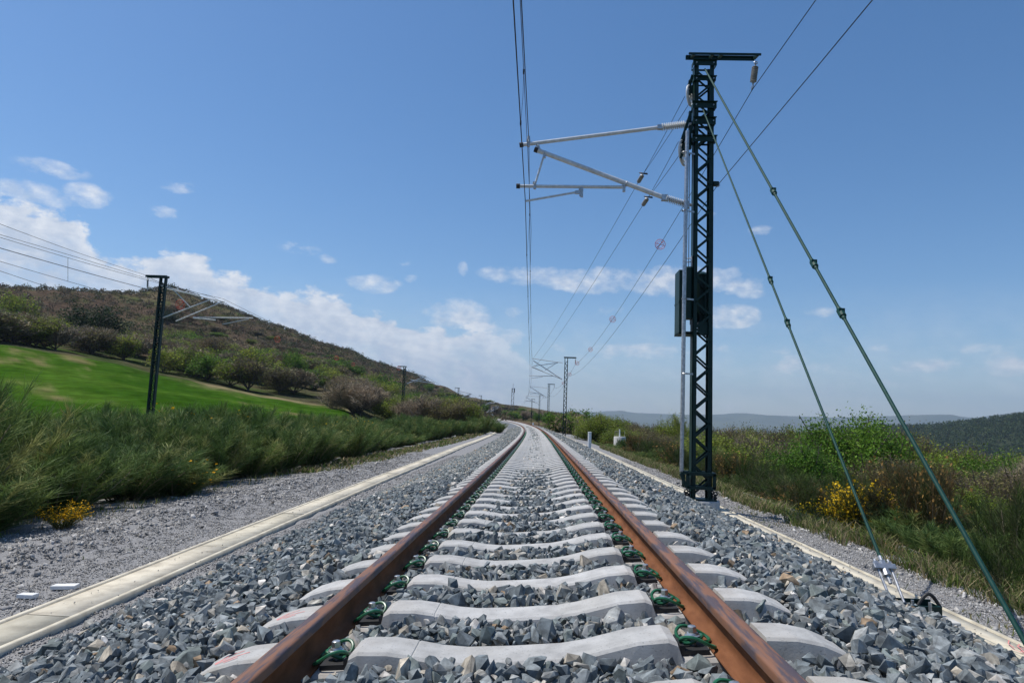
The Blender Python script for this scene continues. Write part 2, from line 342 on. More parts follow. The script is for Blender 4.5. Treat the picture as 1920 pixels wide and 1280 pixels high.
def scatter_rocks(name, P, size, protos, m, pal=PAL, pw=PW, facet=False):
    n = len(P); q = RNG.normal(size=(n, 4)); q /= np.linalg.norm(q, axis=1)[:, None]
    w, x, y, z = q.T
    Rm = np.stack([1-2*(y*y+z*z), 2*(x*y-z*w), 2*(x*z+y*w), 2*(x*y+z*w), 1-2*(x*x+z*z), 2*(y*z-x*w), 2*(x*z-y*w), 2*(y*z+x*w), 1-2*(x*x+y*y)], -1).reshape(n, 3, 3)
    c = pal[RNG.choice(len(pal), n, p=pw)]*RNG.uniform(.8, 1.2, (n, 1)); which = RNG.integers(len(protos), size=n)
    Vs, Ts, Cs, off = [], [], [], 0
    for k, (V, T) in enumerate(protos):
        i = np.where(which == k)[0]
        if not len(i): continue
        W = np.einsum('nij,vj->nvi', Rm[i], V)*size[i][:, None, None]+P[i][:, None, :]
        if facet:
            W = W[:, T.ravel()]; nv = T.size; Vs.append(W.reshape(-1, 3)); m_ = len(i)*nv; Ts.append(np.arange(m_).reshape(-1, 3)+off)
            ft = RNG.uniform(.70, 1.32, (len(i), len(T), 1)); cc = (c[i][:, None, :]*ft); Cs.append(np.repeat(cc.reshape(-1, 3), 3, 0)); off += m_; continue
        Vs.append(W.reshape(-1, 3)); Ts.append((T[None]+(np.arange(len(i))*len(V))[:, None, None]+off).reshape(-1, 3))
        cc = np.repeat(c[i], len(V), 0); Cs.append(cc*RNG.uniform(.72, 1.3, (len(cc), 1))); off += len(i)*len(V)
    return mesh_np(name, np.concatenate(Vs), np.concatenate(Ts), m, colors=np.concatenate(Cs))
Y0, PITCHS = 2.9636, 0.6
def sleeper_near(s): # signed distance to nearest sleeper centre
    c = Y0-.10; return (s-c+PITCHS/2) % PITCHS-PITCHS/2
def rock_points(s0, s1, x0, x1, cell, lift=0.0, jit=.5):
    S, X = np.meshgrid(np.arange(s0, s1, cell), np.arange(x0, x1, cell)); S = S.ravel(); X = X.ravel()
    S = S+RNG.uniform(-jit, jit, len(S))*cell; X = X+RNG.uniform(-jit, jit, len(X))*cell
    lim = -2.95+(-.12)*np.interp(S, [3, 12], [-1.2, 1.9])+RNG.uniform(-.1, .08, len(S))   # ragged toe
    keep = (X > lim) & (X < 3.12+RNG.uniform(-.12, .06, len(S)))
    dy = np.abs(sleeper_near(S)); on = (dy < .145) & (np.abs(X) < 1.33)
    rail = np.abs(np.abs(X)-.869) < .10
    edge = (np.abs(X) > 1.18) & on & (RNG.random(len(S)) < .05)
    keep &= (~on | edge) & ~rail
    keep &= ~((np.hypot(X-3.0, S-12.2) < .34) | ((np.abs(X-3.03) < .2) & (np.abs(S-5.62) < .16)))
    S, X = S[keep], X[keep]; on = on[keep]
    z = ballast_z(S, X)
    crib = np.abs(X) < 1.15; z = z+np.where(crib, .046-.020*np.exp(-(X/.45)**2)-.030*sstep(np.abs(X), .60, .72)-.028*sstep(S, 6, 15), .022-.02*sstep(S, 8, 18)*(np.abs(X) < 1.5))+np.where(crib & (np.abs(X) < .62), .012*np.cos(X*3), 0)
    z = z+(fbm(S, X, 2.2, 9)-.5)*.07*np.where(crib, .6, 1)+np.where(on, .045, 0)
    P = TP(S, X, 0.0, cant=False); P[:, 2] = z+lift
    return P, S
def sizes(n, mu, sg=.28, lo=.55, hi=1.9): return mu*np.clip(np.exp(RNG.normal(0, sg, n)), lo, hi)
PR_H = rock_protos(20, 12, 3)+rock_protos(20, 14, 4); PR_M = rock_protos(14, 8, 5); PR_L = rock_protos(10, 7, 8)
P1, _ = rock_points(.9, 13.5, -3.5, 3.25, .037, -.020); P2, _ = rock_points(.9, 13.5, -3.5, 3.25, .058, .006)
n1 = len(P1); PP = np.concatenate([P1, P2]); SZ = np.concatenate([sizes(n1, .0212, .34), sizes(len(P2), .0252, .38, hi=2.1)])
tag(scatter_rocks('ballast', PP, SZ, PR_H, M['stone'], facet=True), 'blue grey crushed stone ballast heaped around the sleepers', 'ballast', kind='stuff')
P1, _ = rock_points(13.5, 34, -3.5, 3.25, .062, -.012); 
tag(scatter_rocks('ballast', P1, sizes(len(P1), .033), PR_M, M['stone']), 'blue grey ballast farther along the track', 'ballast', kind='stuff')
P1, _ = rock_points(34, 110, -3.3, 3.2, .12, -.012)
tag(scatter_rocks('ballast', P1, sizes(len(P1), .052), PR_L, M['stone']), 'distant strip of grey ballast beside the curving rails', 'ballast', kind='stuff')

# fine gravel chips lying on the two paths
def chips():
    Ps, Sz = [], []
    for (s0, s1, x0, x1, n, mu) in ((2.5, 12, -6.3, -3.68, 64000, .0080), (2.5, 12, -3.35, -2.7, 15000, .0080), (3.5, 14, 3.47, 4.7, 30000, .0080), (12, 30, -6.5, -3.95, 30000, .014), (12, 30, -3.6, -2.9, 6000, .014), (14, 30, 3.5, 4.7, 12000, .014),
                                    (4, 24, -5.7, -4.7, 4500, .021), (3.5, 14, 4.15, 4.7, 700, .022), (3, 30, -6.2, -3.8, 130, .038), (4, 24, 3.55, 4.5, 60, .035), (3, 20, -3.75, -3.3, 140, .006), (4, 20, 3.2, 3.5, 120, .009)):
        S = s0+(s1-s0)*RNG.random(n)**1.25; X = RNG.uniform(x0, x1, n)
        if mu == .024: ok = vn(S, X, .7, 3) > .38; S, X = S[ok], X[ok]
        P = TP(S, X, 0.0, cant=False); P[:, 2] = path_z(S, X)+mu*.30; P[:, 2] = np.where(n == 140, zt(S)-.735+.006, np.where(n == 120, zt(S)-.575+.006, P[:, 2])); Ps.append(P); Sz.append(sizes(len(S), mu, .35))
    pal = np.array([(.31, .30, .285), (.39, .38, .36), (.25, .245, .235), (.50, .485, .455), (.35, .32, .28)])
    return scatter_rocks('gravel', np.concatenate(Ps), np.concatenate(Sz), PR_L, M['stone'], pal, np.array([.3, .3, .2, .12, .08]))
tag(chips(), 'fine grey chippings strewn over the service paths', 'gravel', kind='stuff')

# ------------------------------------------------------------------ cable troughs with lids
def trough(name, label, xf, w, lip, z0, z1, s0, s1, lidlabels, group, lid_len, lipw=.045):
    root = empty(name, Vector(TP(0., 0., 0., False)), label, 'cable trough')
    ss = np.concatenate([np.arange(s0, 40, .4), np.arange(40, s1, 3)])
    def strip(nm, a, b, zt_, zb_, mt, par, ss=ss):
        V = []
        for s in ss:
            c = xf(s); d = zt(s)
            for x, z in ((a, zb_), (a, zt_), (b, zt_), (b, zb_)): V.append(TP(s, c+x, 0., False)+np.array([0, 0, z]))
        V = np.array(V)-np.array(root.location); n = len(ss); i = np.arange(n-1)*4
        Q = np.concatenate([np.stack([i+k, i+(k+1) % 4, i+4+(k+1) % 4, i+4+k], -1) for k in range(4)]+[[[0, 1, 2, 3]], [[4*n-1, 4*n-2, 4*n-3, 4*n-4]]])
        return mesh_np(nm, V, Q, mt, par)
    strip('trough_wall', -w/2, -w/2+lipw, z1+lip, z0, M['dusty'], root)
    strip('trough_wall', w/2-lipw, w/2, z1+lip, z0, M['dusty'], root)
    strip('trough_floor', -w/2+lipw, w/2-lipw, z0+.04, z0+.002, M['dusty'], root)
    out = []; s = s0
    k = 0
    while s < s1-.1:
        e = min(s+lid_len, s1) if s < 45 else s1
        sl = np.linspace(s+.006, e-.006, max(2, int((e-s)/(.8 if s < 45 else 3))))
        V = []
        for q in sl:
            for x, z in ((-w/2+lipw+.008, z1-.05), (-w/2+lipw+.008, z1-.003), (w/2-lipw-.008, z1-.003), (w/2-lipw-.008, z1-.05)): V.append(TP(q, xf(q)+x, 0., False)+np.array([0, 0, z]))
        V = np.array(V)+np.array([0, 0, RNG.uniform(-.004, .003)]); n = len(sl); i = np.arange(n-1)*4
        org = V[0].copy(); V = V-org
        Q = np.concatenate([np.stack([i+j, i+(j+1) % 4, i+4+(j+1) % 4, i+4+j], -1) for j in range(4)]+[[[0, 1, 2, 3]], [[4*n-1, 4*n-2, 4*n-3, 4*n-4]]])
        o = mesh_np('trough_lid', V, Q, M['dusty']); o.location = org
        tag(o, lidlabels(k, s), 'trough lid', group); out.append(o); s = e; k += 1
    return root, out
ordn = ['nearest', 'second', 'third', 'fourth', 'fifth', 'sixth', 'seventh', 'eighth', 'ninth', 'tenth']
_, lidsL = trough('cable_trough', 'long buff concrete cable trough on the left of the ballast', left_trough_x, .44, .004, -.86, -.735, 2.2, 300,
       lambda k, s: ('pale worn concrete lid at the bottom left corner of the photo' if k == 0 else f'{ordn[k]} buff concrete lid from the camera on the left cable trough' if k < 8 else 'far run of buff concrete lids on the left cable trough'), 'lids of the left cable trough', 2.75)
_, lidsR = trough('cable_trough', 'narrow sandy concrete cable trough at the foot of the right ballast slope', lambda s: RTX, .25, .004, -.68, -.575, 2.4, 300,
       lambda k, s: ('sandy trough lid with red paint marks near the right edge of the photo' if k == 0 else f'{ordn[k]} sandy lid from the camera on the right cable trough' if k < 8 else 'far run of sandy lids on the right cable trough'), 'lids of the right cable trough', 3.4, lipw=.03)

# ------------------------------------------------------------------ rails
RP = [(-.07, -.159), (-.07, -.148), (-.0585, -.146), (-.024, -.133), (-.015, -.118), (-.0125, -.10), (-.0125, -.066), (-.0165, -.050), (-.034, -.042), (-.0357, -.037), (-.0355, -.012), (-.0335, -.005), (-.027, -.0012), (-.012, 0.0)]
RP = RP+[(-x, z) for x, z in RP[::-1]]
def rail(xc, label):
    ss = np.concatenate([np.arange(-6, 30, .5), np.arange(30, 320, 2.)]); n = len(RP); root = empty('rail', TP(2., xc, -.159), label, 'rail', 'the two rails of the track')
    V = np.concatenate([TP(s, np.array([xc+x for x, z in RP]), np.array([z for x, z in RP])) for s in ss])-np.array(root.location)
    i = np.arange(len(ss)-1)[:, None]*n
    def quads(ks): 
        ks = np.array(ks)[None]; return np.stack([i+ks, i+(ks+1) % n, i+n+(ks+1) % n, i+n+ks], -1).reshape(-1, 4)
    top = [k for k in range(n) if 9 <= k <= 17]; rest = [k for k in range(n) if k not in top]
    a = mesh_np('rail_web_and_foot', V, [quads(rest)], M['rust'], root); b = mesh_np('rail_head', V, [quads(top)], M['railtop'], root)
    return root
rail(-.869, 'left rusty rail with its inner face in shade'); rail(.869, 'right rusty rail with its orange inner face in sunlight')

# ------------------------------------------------------------------ sleepers with clips
def sleeper_mesh():
    st = [(-1.33, -.22, .105), (-1.31, -.165, .10), (-1.22, -.122, .10), (-1.12, -.098, .10), (-1.0, -.090, .10), (-.985, -.158, .115), (-.67, -.158, .115), (-.655, -.098, .10), (-.62, -.083, .10), (-.50, -.088, .10), (-.405, -.105, .10),
          (-.402, -.109, .10), (-.398, -.109, .10), (-.395, -.107, .10), (-.30, -.128, .10), (-.20, -.140, .10), (0, -.143, .10), (.20, -.140, .10), (.30, -.128, .10), (.50, -.088, .10), (.62, -.083, .10), (.655, -.098, .10), (.67, -.158, .115), (.985, -.158, .115), (1.0, -.090, .10), (1.12, -.098, .10), (1.22, -.122, .10), (1.31, -.165, .10), (1.33, -.22, .105)]
    V = []; zb = -.36
    for x, z, h in st:
        # section (y,z): bottom wide, chamfered shoulders
        z = z
        V += [(x, -.172, zb), (x, -h-.008, z-.010), (x, -h+.006, z), (x, h-.006, z), (x, h+.008, z-.010), (x, .172, zb)]
    n = 6; Q = []
    for i in range(len(st)-1):
        for k in range(n): Q.append((i*n+k, (i+1)*n+k, (i+1)*n+(k+1) % n, i*n+(k+1) % n))
    Q = np.array(Q); caps = [tuple(range(n)), tuple((len(st)-1)*n+k for k in range(n))[::-1]]
    me = bpy.data.meshes.new('sleeper'); me.from_pydata([Vector(v) for v in V], [], [tuple(q) for q in Q]+caps); me.update(); me.materials.append(M['concrete']); return me
def dust_concrete():
    nt = M['concrete'].node_tree; N = nt.nodes; L = nt.links; b = N['Principled BSDF']; src = b.inputs['Base Color'].links[0].from_socket
    tc = N.new('ShaderNodeTexCoord'); sx = N.new('ShaderNodeSeparateXYZ'); L.new(tc.outputs['Object'], sx.inputs[0])
    def m(op, *a, clamp=False):
        n = N.new('ShaderNodeMath'); n.operation = op; n.use_clamp = clamp
        for i, v in enumerate(a):
            if isinstance(v, (int, float)): n.inputs[i].default_value = v
            else: L.new(v, n.inputs[i])
        return n.outputs[0]
    oi = N.new('ShaderNodeObjectInfo'); vm = N.new('ShaderNodeVectorMath'); vm.operation = 'ADD'; L.new(tc.outputs['Object'], vm.inputs[0]); cmb = N.new('ShaderNodeCombineXYZ'); L.new(m('MULTIPLY', oi.outputs['Random'], 60.), cmb.inputs[0]); L.new(m('MULTIPLY', oi.outputs['Random'], 37.), cmb.inputs[1]); L.new(cmb.outputs[0], vm.inputs[1])
    n = N.new('ShaderNodeTexNoise'); n.inputs['Scale'].default_value = 7; n.inputs['Detail'].default_value = 8; n.inputs['Roughness'].default_value = .65; L.new(vm.outputs[0], n.inputs['Vector'])
    g = N.new('ShaderNodeTexNoise'); g.inputs['Scale'].default_value = 1.6; g.inputs['Detail'].default_value = 5; L.new(vm.outputs[0], g.inputs['Vector'])
    sp = N.new('ShaderNodeTexNoise'); sp.inputs['Scale'].default_value = 95; sp.inputs['Detail'].default_value = 3; L.new(vm.outputs[0], sp.inputs['Vector'])
    near = m('SUBTRACT', 1.0, m('MULTIPLY', m('ABSOLUTE', m('SUBTRACT', m('ABSOLUTE', sx.outputs[0]), .84)), 3.2), clamp=True)
    f = m('MULTIPLY', near, m('MULTIPLY', m('SUBTRACT', n.outputs[0], .40), 3.2, clamp=True), clamp=True)
    x = N.new('ShaderNodeMix'); x.data_type = 'RGBA'; L.new(m('MULTIPLY', f, .75), x.inputs['Factor']); L.new(src, x.inputs['A']); x.inputs['B'].default_value = (.26, .17, .10, 1)
    y = N.new('ShaderNodeMix'); y.data_type = 'RGBA'; L.new(m('MULTIPLY', m('SUBTRACT', g.outputs[0], .52), 3.0, clamp=True), y.inputs['Factor']); L.new(x.outputs['Result'], y.inputs['A']); y.inputs['B'].default_value = (.36, .34, .30, 1)
    z = N.new('ShaderNodeMix'); z.data_type = 'RGBA'; L.new(m('MULTIPLY', m('SUBTRACT', sp.outputs[0], .62), 9.0, clamp=True), z.inputs['Factor']); L.new(y.outputs['Result'], z.inputs['A']); z.inputs['B'].default_value = (.22, .22, .21, 1)
    L.new(z.outputs['Result'], b.inputs['Base Color'])
dust_concrete()
SL_ME = sleeper_mesh()
def clip_mesh(sg):
    b = MB(); pts = []
    half = [(.052, -.022, .014), (.066, -.040, .014), (.060, -.064, .020), (.032, -.078, .036), (-.008, -.078, .058), (-.046, -.068, .064), (-.068, -.044, .050), (-.060, -.022, .028), (-.030, -.017, .024), (.002, -.018, .036), (.022, -.012, .044), (.028, 0, .046)]
    full = half+[(x, -y, z) for x, y, z in half[-2::-1]]
    # smooth by subdivision (Catmull-Rom)
    P = [Vector(p) for p in full]; Q = []
    for i in range(len(P)-1):
        p0, p1, p2, p3 = P[max(i-1, 0)], P[i], P[i+1], P[min(i+2, len(P)-1)]
        for t in (0, .33, .66):
            Q.append(.5*((2*p1)+(p2-p0)*t+(2*p0-5*p1+4*p2-p3)*t*t+(3*p1-p0-3*p2+p3)*t**3))
    Q.append(P[-1]); Q = [Vector((q.x*sg, q.y*1.05, q.z)) for q in Q]
    b.tube(Q, .0074, 8); return b
def clip_bolt(sg):
    b = MB(); c = Vector((-.010*sg, 0, 0))
    b.tube([c+Vector((0, 0, .0)), c+Vector((0, 0, .046)), c+Vector((0, 0, .050)), c+Vector((0, 0, .053))], [.012, .012, .033, .029], 14)
    b.tube([c+Vector((0, 0, .053)), c+Vector((0, 0, .060))], [.026, .022], 14)
    b.tube([c+Vector((0, 0, .060)), c+Vector((0, 0, .084)), c+Vector((0, 0, .087))], [.019, .018, .013], 6); return b
def clip_plate(sg):
    b = MB(); b.box((-.015*sg, 0, .003), (.11, .135, .018)); b.box((-.068*sg, 0, .014), (.018, .14, .038)); return b
CLIPS = {}
for sg in (1, -1):
    a = clip_mesh(sg).build('rail_clip', M['clipgreen'], smooth=True); c = clip_bolt(sg).build('bolt', M['bolt'], smooth=True); d = clip_plate(sg).build('guide_plate', M['black'])
    CLIPS[sg] = tuple(o.data for o in (a, c, d))
    for o in (a, c, d): bpy.data.objects.remove(o)
def link_part(name, me, parent, loc=(0, 0, 0)):
    o = bpy.data.objects.new(name, me); COL.objects.link(o); o.parent = parent; o.location = loc; return o
words = ['first', 'second', 'third', 'fourth', 'fifth', 'sixth', 'seventh', 'eighth', 'ninth', 'tenth', 'eleventh', 'twelfth', 'thirteenth', 'fourteenth', 'fifteenth', 'sixteenth', 'seventeenth', 'eighteenth', 'nineteenth', 'twentieth']
NSL = 298
def add_sleeper(k):
    s = Y0-.10+PITCHS*k; P = TP(s, 0., 0.); h = float(head(s))
    root = bpy.data.objects.new('sleeper', SL_ME); COL.objects.link(root)
    root.rotation_mode = 'XYZ'; root.matrix_world = Matrix.Translation(Vector(P)) @ Matrix.Rotation(math.atan(h), 4, 'Z') @ Matrix.Rotation(-CANT, 4, 'Y')
    if k == -2: lab = 'concrete sleeper end cut off in the lower right corner by the right rail'
    elif k == -1: lab = 'concrete sleeper whose right end alone shows at the bottom edge of the photo'
    elif k < 20: lab = f'{words[k]} fully visible concrete sleeper counted up from the bottom of the photo'
    elif k < 60: lab = 'concrete sleeper in the middle distance with stones between it and the next'
    else: lab = 'distant concrete sleeper merging into the pale strip between the rails'
    tag(root, lab, 'railway sleeper', 'concrete sleepers under the rails')
    nclip = 2 if k < 100 else 0
    for sx, sg, x in ((-1, -1, -.745), (1, 1, .745))[:nclip]:
        c = link_part('rail_clip', CLIPS[sg][0], root, (x, 0, -.150))
        if k < 60: link_part('bolt', CLIPS[sg][1], c)
        if k < 40: link_part('guide_plate', CLIPS[sg][2], c, (0, 0, 0))
    return root
SL = {k: add_sleeper(k) for k in range(-2, NSL)}
def far_sleepers():
    V0 = np.array([v.co[:] for v in SL_ME.vertices]); Fq = np.array([list(p.vertices) for p in SL_ME.polygons if len(p.vertices) == 4]); Vs, Fs = [], []
    for j, s in enumerate(np.arange(Y0-.1+.6*NSL, 300, .6)):
        Vs.append(TP(s+V0[:, 1], V0[:, 0], V0[:, 2])); Fs.append(Fq+j*len(V0))
    return mesh_np('far_sleepers', np.concatenate(Vs), np.concatenate(Fs), M['concrete'])
tag(far_sleepers(), 'run of sleepers vanishing round the far bend', 'railway sleepers', kind='stuff')

# red spray marks
def scribble(name, mat_, org_fn, strokes, w, parent, lift=.0025):
    b = MB()
    for st in strokes:
        pts = [org_fn(u, v)+Vector((0, 0, lift)) for u, v in st]
        for p, q in zip(pts[:-1], pts[1:]):
            t = (q-p); n = Vector((-t.y, t.x, 0)).normalized()*w/2
            b.add([p-n, p+n, q+n, q-n], [(0, 1, 2, 3)])
    inv = parent.matrix_world.inverted(); b.v = [inv @ v for v in b.v]
    return b.build(name, mat_, parent)
bpy.context.view_layer.update()
def on_sleeper(k):
    s = Y0-.10+PITCHS*k
    return lambda u, v: Vector(TP(s+v, u, float(np.interp(u, [-1.31, -1.22, -1.12, -1.0], [-.165, -.122, -.098, -.090]))))
for k, dx in ((0, 0), (1, 0.02)):
    scribble('paint_mark', M['paint'], on_sleeper(k), [[(-1.23+dx, -.04), (-1.19+dx, .03), (-1.14+dx, .04)], [(-1.22+dx, -.06), (-1.15+dx, -.02), (-1.10+dx, 0)], [(-1.18+dx, -.07), (-1.13+dx, -.05)]], .006, SL[k])
def on_lid(u, v):
    return Vector(TP(v, RTX+u, 0., False))+Vector((0, 0, -.575+.004))
lr = lidsR[0]
scribble('paint_mark', M['paint'], on_lid, [[(.06, 4.98), (.00, 4.90), (-.03, 4.80)], [(.075, 4.90), (.02, 4.84), (.04, 4.76), (-.04, 4.73)], [(.03, 4.86), (-.02, 4.72), (.03, 4.66)], [(.05, 4.80), (.0, 4.70), (-.05, 4.66)], [(-.06, 4.78), (-.03, 4.68), (-.07, 4.60)]], .007, lr)

# ------------------------------------------------------------------ terrain
COLS = [-500, 0, 100, 200, 300, 400, 500, 600, 640, 700, 760, 830, 880, 960, 1060, 1150, 1300, 1500, 1700, 1920, 2400]
def az_of(x):
    d = ray(x, 780); return math.atan2(d[0], d[1])
AZK = np.array([az_of(x) for x in COLS])
def zpx(x, y, D):
    return float(at_d(x, y, D).z)
RIDGE_Y = [546, 541, 547, 552, 543, 577, 612, 648, 658, 682, 698, 722, 742, 758, 772, None, None, None, None, None, None]
RIDGE_D = [420, 420, 430, 440, 450, 470, 500, 540, 560, 600, 640, 700, 760, 850, 900, 900, 900, 900, 900, 900, 900]
MEAD_Y = [620, 643, 662, 682, 705, 722, 742, 757, 762, None, None, None, None, None, None, None, None, None, None, None, None]
DN = np.array([0, 30, 46, 70, 112, 180, 260, 400, 1.0, 1.7, 3.2])  # last three are factors of the ridge distance
def table():
    rows = []
    for i, x in enumerate(COLS):
        Dr = RIDGE_D[i]; Ds = [0, 30, 46, 70, 112, 180, 260, Dr*.82, Dr, Dr*1.6, 4000, 12000]
        if RIDGE_Y[i] is not None and x <= 960:
            zr = zpx(x, RIDGE_Y[i], Dr); zm = zpx(x, MEAD_Y[i], 112) if MEAD_Y[i] else -1.2
            zz = [-1, -1.1, -1.15 if not MEAD_Y[i] else -1.0+.02*max(zm, 0), zm*.34-.6 if MEAD_Y[i] else -1.2, zm, zm+(zr-zm)*(.12 if x < 760 else .02), zm+(zr-zm)*(.36 if x < 700 else .2 if x < 800 else .03), zm+(zr-zm)*(.80 if x < 800 else .66), zr, zr-12, -75, -110]
        elif x == 1060: zz = [-1, -1.2, -1.6, -2.0, -2.2, -2.5, -1.5, 4, 7, 5, -75, -110]
        else:
            t = min(1, (x-1060)/440); zz = [-1, -1.3-2.1*t, -1.7-2.6*t, -2.2-4*t, -3-6*t, -4-10*t, -7-14*t, -18-22*t, -28-22*t, -52-10*t, -80, -110]
        rows.append((Ds, zz))
    return rows
TAB = table()
def zpolar(az, D):
    cols = np.array([np.interp(D, Ds, zz) for Ds, zz in TAB])      # (ncols, n)
    j = np.clip(np.searchsorted(AZK, az)-1, 0, len(AZK)-2); t = np.clip((az-AZK[j])/(AZK[j+1]-AZK[j]), 0, 1); n = np.arange(len(D)); t = t*t*(3-2*t)*.5+t*.5
    return cols[j, n]*(1-t)+cols[j+1, n]*t
def terrain_z(x, y):
    x = np.asarray(x, float); y = np.asarray(y, float); sh = x.shape; x = x.ravel(); y = y.ravel()
    dx, dy = x-CAM[0], y; D = np.hypot(dx, dy); az = np.arctan2(dx, dy)
    z = zpolar(az, D)
    hill = sstep(D, 130, 300)*(np.cos(az) > 0)
    z = z+hill*(fbm(x, y, .012, 4)-.5)*6*sstep(-az, -.12, .1)+(fbm(x, y, .05, 6)-.5)*1.2*sstep(D, 40, 120)
    s = np.clip(y, -14, 300); lat = (x-cx(s))
    zf = zt(s)-.98
    w = np.where(lat < 0, sstep(-lat, 8, 24), sstep(lat, 4.6, 11.5)); w = np.maximum(w, sstep(np.abs(y-120), 170, 230))
    w = np.maximum(w, sstep(D, 240, 330))
    out = zf*(1-w)+z*w
    out = np.where((np.abs(lat) < 5.3) & (y < 300) & (D < 300), np.minimum(out, zt(s)-1.25), out)
    return out.reshape(sh)
def tz(x, y): return float(terrain_z(np.array([x]), np.array([y]))[0])
def build_terrain():
    azs = np.concatenate([np.radians(np.arange(-180, -62, 4)), np.radians(np.arange(-62, 52, .3)), np.radians(np.arange(52, 181, 4))])
    Ds = np.concatenate([[.5, 2, 3.5], 5*1.045**np.arange(0, 180)]); Ds = Ds[Ds < 12500]
    A, Dd = np.meshgrid(azs, Ds); X = CAM[0]+Dd*np.sin(A); Y = Dd*np.cos(A); Z = terrain_z(X, Y)
    lat = X-cx(np.clip(Y, -14, 300))
    n1 = fbm(X, Y, .03, 21); n2 = fbm(X, Y, .15, 22); n3 = fbm(X, Y, .6, 23)
    def mixc(a, b, t): t = np.clip(t, 0, 1)[..., None]; return np.array(a)*(1-t)+np.array(b)*t
    heath = mixc((.085, .060, .042), (.125, .10, .058), (n1-.35)*3); heath = heath*(1-.0)+0; g = np.clip((n2-.55)*5, 0, 1)[..., None]; heath = heath*(1-g)+np.array((.06, .075, .025))*g
    scrub = mixc((.085, .075, .045), (.05, .075, .022), (n2-.4)*4)
    grass = mixc((.030, .078, .007), (.054, .110, .013), (n2-.4)*4); dry = np.clip((n1*.35+n2*.4+n3*.25-.555)*11, 0, 1)[..., None]; grass = grass*(.72+.56*n3[..., None]); grass = grass*(1-dry*.75)+np.array((.20, .155, .08))*dry*.75
    top = np.interp(A.ravel(), AZK, [(112 if y else 0) for y in MEAD_Y]).reshape(A.shape)
    strip = sstep(Dd+(n2-.5)*16, 97, 105)*sstep(A, AZK[3], AZK[5])*sstep(n3*.4+n2, .35, .7); grass = grass*(1-strip[..., None]*.9)+np.array((.235, .185, .105))*strip[..., None]*.9
    isM = (Dd > 41) & (Dd < 113) & (A < az_of(655)) & (A > -1.45) & (lat < -21)
    C = np.where((Dd > 150)[..., None], heath, scrub)
    C = np.where(isM[..., None], grass, C)
    ny, nx = A.shape; i = np.arange(ny*nx).reshape(ny, nx)
    Q = np.stack([i[:-1, :-1], i[:-1, 1:], i[1:, 1:], i[1:, :-1]], -1).reshape(-1, 4)[:, ::-1]
    V = np.stack([X, Y, Z], -1).reshape(-1, 3); C = C.reshape(-1, 3); cls = isM.ravel()[Q[:, 0]].astype(int)
    cls = np.where((cls == 0) & (Dd.ravel()[Q[:, 0]] > 118) & (A.ravel()[Q[:, 0]] < AZK[13]), 2, cls)
    for c, (nm, mt, lb) in enumerate((('ground', M['land'], 'scrubby ground around the railway'), ('meadow', M['field'], 'bright green sloping meadow'), ('hillside', M['land'], 'brown heath covered hillside'))):
        q = Q[cls == c]; u, inv = np.unique(q, return_inverse=True)
        o = mesh_np(nm, V[u], inv.reshape(-1, 4), mt, colors=C[u], smooth=True); tag(o, lb, None, None, 'structure')
build_terrain()

# distant ridges on the right
def ridge(name, label, pts, D0, D1, zbase, col, seed, rough=8, far=None):
    """pts: (column, height px) silhouette at distance D0; the slope comes forward to D1"""
    azs = np.linspace(az_of(pts[0][0]), az_of(pts[-1][0]), 220); aa = np.array([az_of(p[0]) for p in pts]); zz = np.array([zpx(p[0], p[1], D0) for p in pts])
    zt_ = np.interp(azs, aa, zz); rows = []; K = 26
    for k in range(K+8):
        t = k/K; D = D1+(D0-D1)*t if t <= 1 else D0*(1+(t-1)*1.2)
        h = (math.sin(min(t, 1)*math.pi/2)) if t <= 1 else max(0, 1-(t-1)*3)
        X = CAM[0]+D*np.sin(azs); Y = D*np.cos(azs)
        nz = (fbm(X, Y, 1/(D0*.06), seed)-.5)*rough*math.sin(min(t, 1)*math.pi)
        rows.append(np.stack([X, Y, zbase+(zt_-zbase)*h+nz], -1))
    V = np.array(rows); ny, nx = V.shape[:2]; i = np.arange(ny*nx).reshape(ny, nx)
    Q = np.stack([i[:-1, :-1], i[:-1, 1:], i[1:, 1:], i[1:, :-1]], -1).reshape(-1, 4)[:, ::-1]
    V = V.reshape(-1, 3); n = fbm(V[:, 0], V[:, 1], 1/(D0*.03), seed+3)[:, None]; C = np.array(col[0])*(1-n)+np.array(col[1])*n
    o = mesh_np(name, V, Q, M['land'], colors=C, smooth=True); return tag(o, label, None, None, 'structure')
ridge('far_hills', 'blue distant hills on the skyline', [(900, 785), (1040, 773), (1150, 772), (1230, 775), (1300, 779), (1400, 776), (1480, 781), (1560, 784), (1640, 782), (1700, 780), (1760, 778), (1830, 783), (1890, 775), (1960, 768), (2200, 775), (2600, 790)], 10500, 6800, -110, ((.05, .07, .05), (.12, .13, .08)), 31, 160)
ridge('pine_hill', 'dark wooded hill at the right edge', [(1180, 859), (1300, 843), (1440, 823), (1560, 812), (1640, 805), (1700, 804), (1760, 801), (1800, 797), (1840, 792), (1880, 787), (1920, 783), (2000, 777), (2200, 774), (2500, 799)], 1350, 800, -46, ((.025, .035, .02), (.04, .05, .026)), 37, 5)

